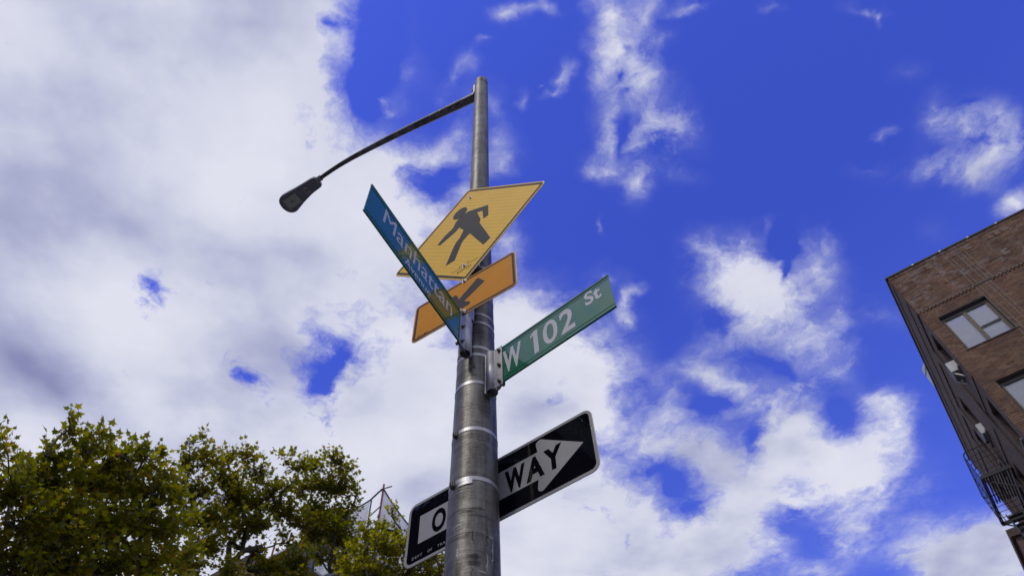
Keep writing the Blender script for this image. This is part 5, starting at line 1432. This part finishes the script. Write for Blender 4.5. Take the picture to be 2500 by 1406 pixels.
def tree(name, clumps, foot, seed, leaf_size, per_m2, mat, label, trunk_r):
    g = np.random.default_rng(seed)
    root = empty(name, (foot[0], foot[1], 0)); tag(root, label, 'tree', 'plane trees on the far side of the street')
    org = np.array([foot[0], foot[1], 0.0])
    C_ = np.array(clumps) - np.array([foot[0], foot[1], 0, 0])
    # skeleton: greedy joining of every clump to the limb below it
    top = C_[:, 2].min() * 0.62
    nodes = [np.array([0, 0, 0.0]), np.array([0.05, 0.02, top * 0.5]), np.array([0.0, 0.08, top])]
    par = [-1, 0, 1]
    order = np.argsort(np.linalg.norm(C_[:, :3] - nodes[2], axis=1))
    for i in order:
        c = C_[i, :3]
        best, bi = 1e9, 2
        for j in range(2, len(nodes)):
            d = np.linalg.norm(c - nodes[j]); up = nodes[j][2] - c[2]
            cost = d + 1.2 * max(0, up + 0.1) + 0.25 * np.linalg.norm(nodes[j] - nodes[2])
            if cost < best: best, bi = cost, j
        mid = nodes[bi] * 0.5 + c * 0.5 + g.normal(0, 0.10, 3) * min(1, best)
        mid[2] -= 0.08 * best
        nodes.append(mid); par.append(bi); nodes.append(c); par.append(len(nodes) - 2)
    load = np.ones(len(nodes)) * 0.6
    for j in range(len(nodes) - 1, 0, -1): load[par[j]] += load[j]
    rad = np.clip(trunk_r * (load / load[2]) ** 0.72, 0.010, None); rad[0] = trunk_r * 1.35; rad[1] = trunk_r * 1.1
    trunk = MB(); limbs = MB(); twigs = MB()
    trunk.tube([nodes[0], nodes[1], nodes[2]], [rad[0], rad[1], rad[2]], 14)
    for j in range(3, len(nodes)):
        p, q = nodes[par[j]], nodes[j]
        k = p * 0.5 + q * 0.5 + g.normal(0, 0.03, 3)
        gp = nodes[par[par[j]]] if par[j] > 0 else p
        t0 = (p - gp) / (np.linalg.norm(p - gp) + 1e-6); L_ = np.linalg.norm(q - p)
        c1 = p + t0 * L_ * 0.35; path = [p * (1 - t) ** 2 + 2 * c1 * t * (1 - t) + q * t * t + (g.normal(0, 0.012, 3) if 0 < t < 1 else 0) for t in np.linspace(0, 1, 6)]
        r0 = min(rad[par[j]] * 0.95, rad[j] * 1.3)
        limbs.tube(path, list(np.linspace(r0, rad[j], 6)), 7, cap=False)
    trunk.build('trunk', M['bark'], root)
    # sprigs and leaves
    pos, nor, dirs, sz, tone = [], [], [], [], []
    for ci in range(len(C_)):
        c, r = C_[ci, :3], C_[ci, 3]
        nspr = max(5, int(per_m2 * r * r * 3.2))
        ctone = g.normal(0, 0.09)
        for k in range(nspr):
            d = g.normal(0, 1, 3); d /= np.linalg.norm(d)
            if d[2] < -0.2: d[2] *= -0.5
            d[2] += 0.25; d /= np.linalg.norm(d)
            s0 = c + d * r * g.uniform(0.0, 0.45)
            ln = r * g.uniform(0.45, 0.85) + 0.06
            bend = g.normal(0, 0.25, 3); bend[2] += 0.15
            npt = 4
            pts_ = [s0 + d * ln * t + bend * ln * t * t * 0.5 for t in np.linspace(0, 1, npt)]
            twigs.tube(pts_, [0.007, 0.005, 0.004, 0.002], 3, cap=False)
            nl = max(4, int(ln / (leaf_size * 0.36)))
            for q in range(nl):
                t = (q + 0.6) / nl
                P_ = s0 + d * ln * t + bend * ln * t * t * 0.5
                side = g.normal(0, 1, 3); side -= d * side.dot(d); side /= (np.linalg.norm(side) + 1e-6)
                if q == nl - 1: side = d
                ld = side * 0.85 + d * 0.5 + np.array([0, 0, -0.12]); ld /= np.linalg.norm(ld)
                nn = np.array([0, 0, 1.0]) + g.normal(0, 0.55, 3); nn -= ld * nn.dot(ld); nn /= (np.linalg.norm(nn) + 1e-6)
                s_ = leaf_size * g.uniform(0.55, 1.2)
                pos.append(P_ + ld * s_ * 0.3); nor.append(nn); dirs.append(ld); sz.append(s_)
                tone.append(np.clip(0.42 + ctone + g.normal(0, 0.17) + (0.35 if g.random() < 0.05 else 0), 0, 1))
    limbs.build('limbs', M['bark'], root)
    tag(twigs.build('twigs', M['bark'], root), kind='stuff')
    pos, nor, dirs, sz, tone = map(np.array, (pos, nor, dirs, sz, tone))
    right = np.cross(dirs, nor)
    # apparent size decides which leaves are parts of their own
    view = pos + org - np.array(cw)
    W2C = np.array(cam.matrix_world.inverted())
    pc = (np.c_[pos + org, np.ones(len(pos))] @ W2C.T)[:, :3]
    inside = (pc[:, 2] < 0) & (np.abs(pc[:, 0] / -pc[:, 2]) < 0.72) & (np.abs(pc[:, 1] / -pc[:, 2]) < 0.405)
    dist = np.linalg.norm(view, axis=1)
    facing = np.abs((view / dist[:, None] * nor).sum(1))
    show = sz / dist * np.sqrt(facing + 0.05) * inside
    big = np.argsort(-show)[:300]
    isbig = np.zeros(len(pos), bool); isbig[big] = True
    lm = bpy.data.meshes.new('leaf'); lm.from_pydata([tuple(v) for v in LV], [], LF); lm.materials.append(mat)
    for i in big:
        o = bpy.data.objects.new('leaf', lm); COL.objects.link(o); o.parent = root
        m4 = Matrix(((right[i][0] * sz[i], dirs[i][0] * sz[i], nor[i][0] * sz[i], pos[i][0]), (right[i][1] * sz[i], dirs[i][1] * sz[i], nor[i][1] * sz[i], pos[i][1]), (right[i][2] * sz[i], dirs[i][2] * sz[i], nor[i][2] * sz[i], pos[i][2]), (0, 0, 0, 1)))
        o.matrix_local = m4; o['single'] = 0.68
    r_ = ~isbig
    P_, R_, D_, N_, S_ = pos[r_], right[r_], dirs[r_], nor[r_], sz[r_]
    V = P_[:, None, :] + S_[:, None, None] * (R_[:, None, :] * LV[None, :, 0:1] + D_[:, None, :] * LV[None, :, 1:2] + N_[:, None, :] * LV[None, :, 2:3])
    nlv = len(LV); nf = len(LF); n = len(P_)
    F = (np.array(LF)[None] + (np.arange(n) * nlv)[:, None, None]).reshape(-1, 3)
    me = bpy.data.meshes.new('foliage')
    me.vertices.add(n * nlv); me.vertices.foreach_set('co', V.reshape(-1).astype(np.float32))
    me.loops.add(len(F) * 3); me.loops.foreach_set('vertex_index', F.reshape(-1).astype(np.int32))
    me.polygons.add(len(F)); me.polygons.foreach_set('loop_start', np.arange(0, len(F) * 3, 3, dtype=np.int32))
    me.update(calc_edges=True)
    at = me.attributes.new('tone', 'FLOAT', 'FACE'); at.data.foreach_set('value', np.repeat(tone[r_], nf).astype(np.float32))
    me.materials.append(mat)
    o = bpy.data.objects.new('foliage', me); COL.objects.link(o); o.parent = root; o['kind'] = 'stuff'; o['single'] = 0.0
    print('TREE', name, len(pos), 'leaves', inside.sum(), 'in view')
    return root


tree('plane_tree', CROWN_LEFT, (-5.6, 9.6), 3, 0.140, 46, M['leaf_near'], 'largest leafy plane tree filling the lower left corner of the picture', 0.17)
tree('plane_tree', CROWN_MIDDLE, (-3.6, 13.4), 5, 0.124, 70, M['leaf_mid'], 'plane tree with sky gaps in its crown, between the largest tree and the netted scaffold', 0.15)
tree('plane_tree', CROWN_PALE, (-1.6, 12.6), 8, 0.112, 85, M['leaf_pale'], 'low pale yellow green plane tree directly behind the one way sign', 0.11)
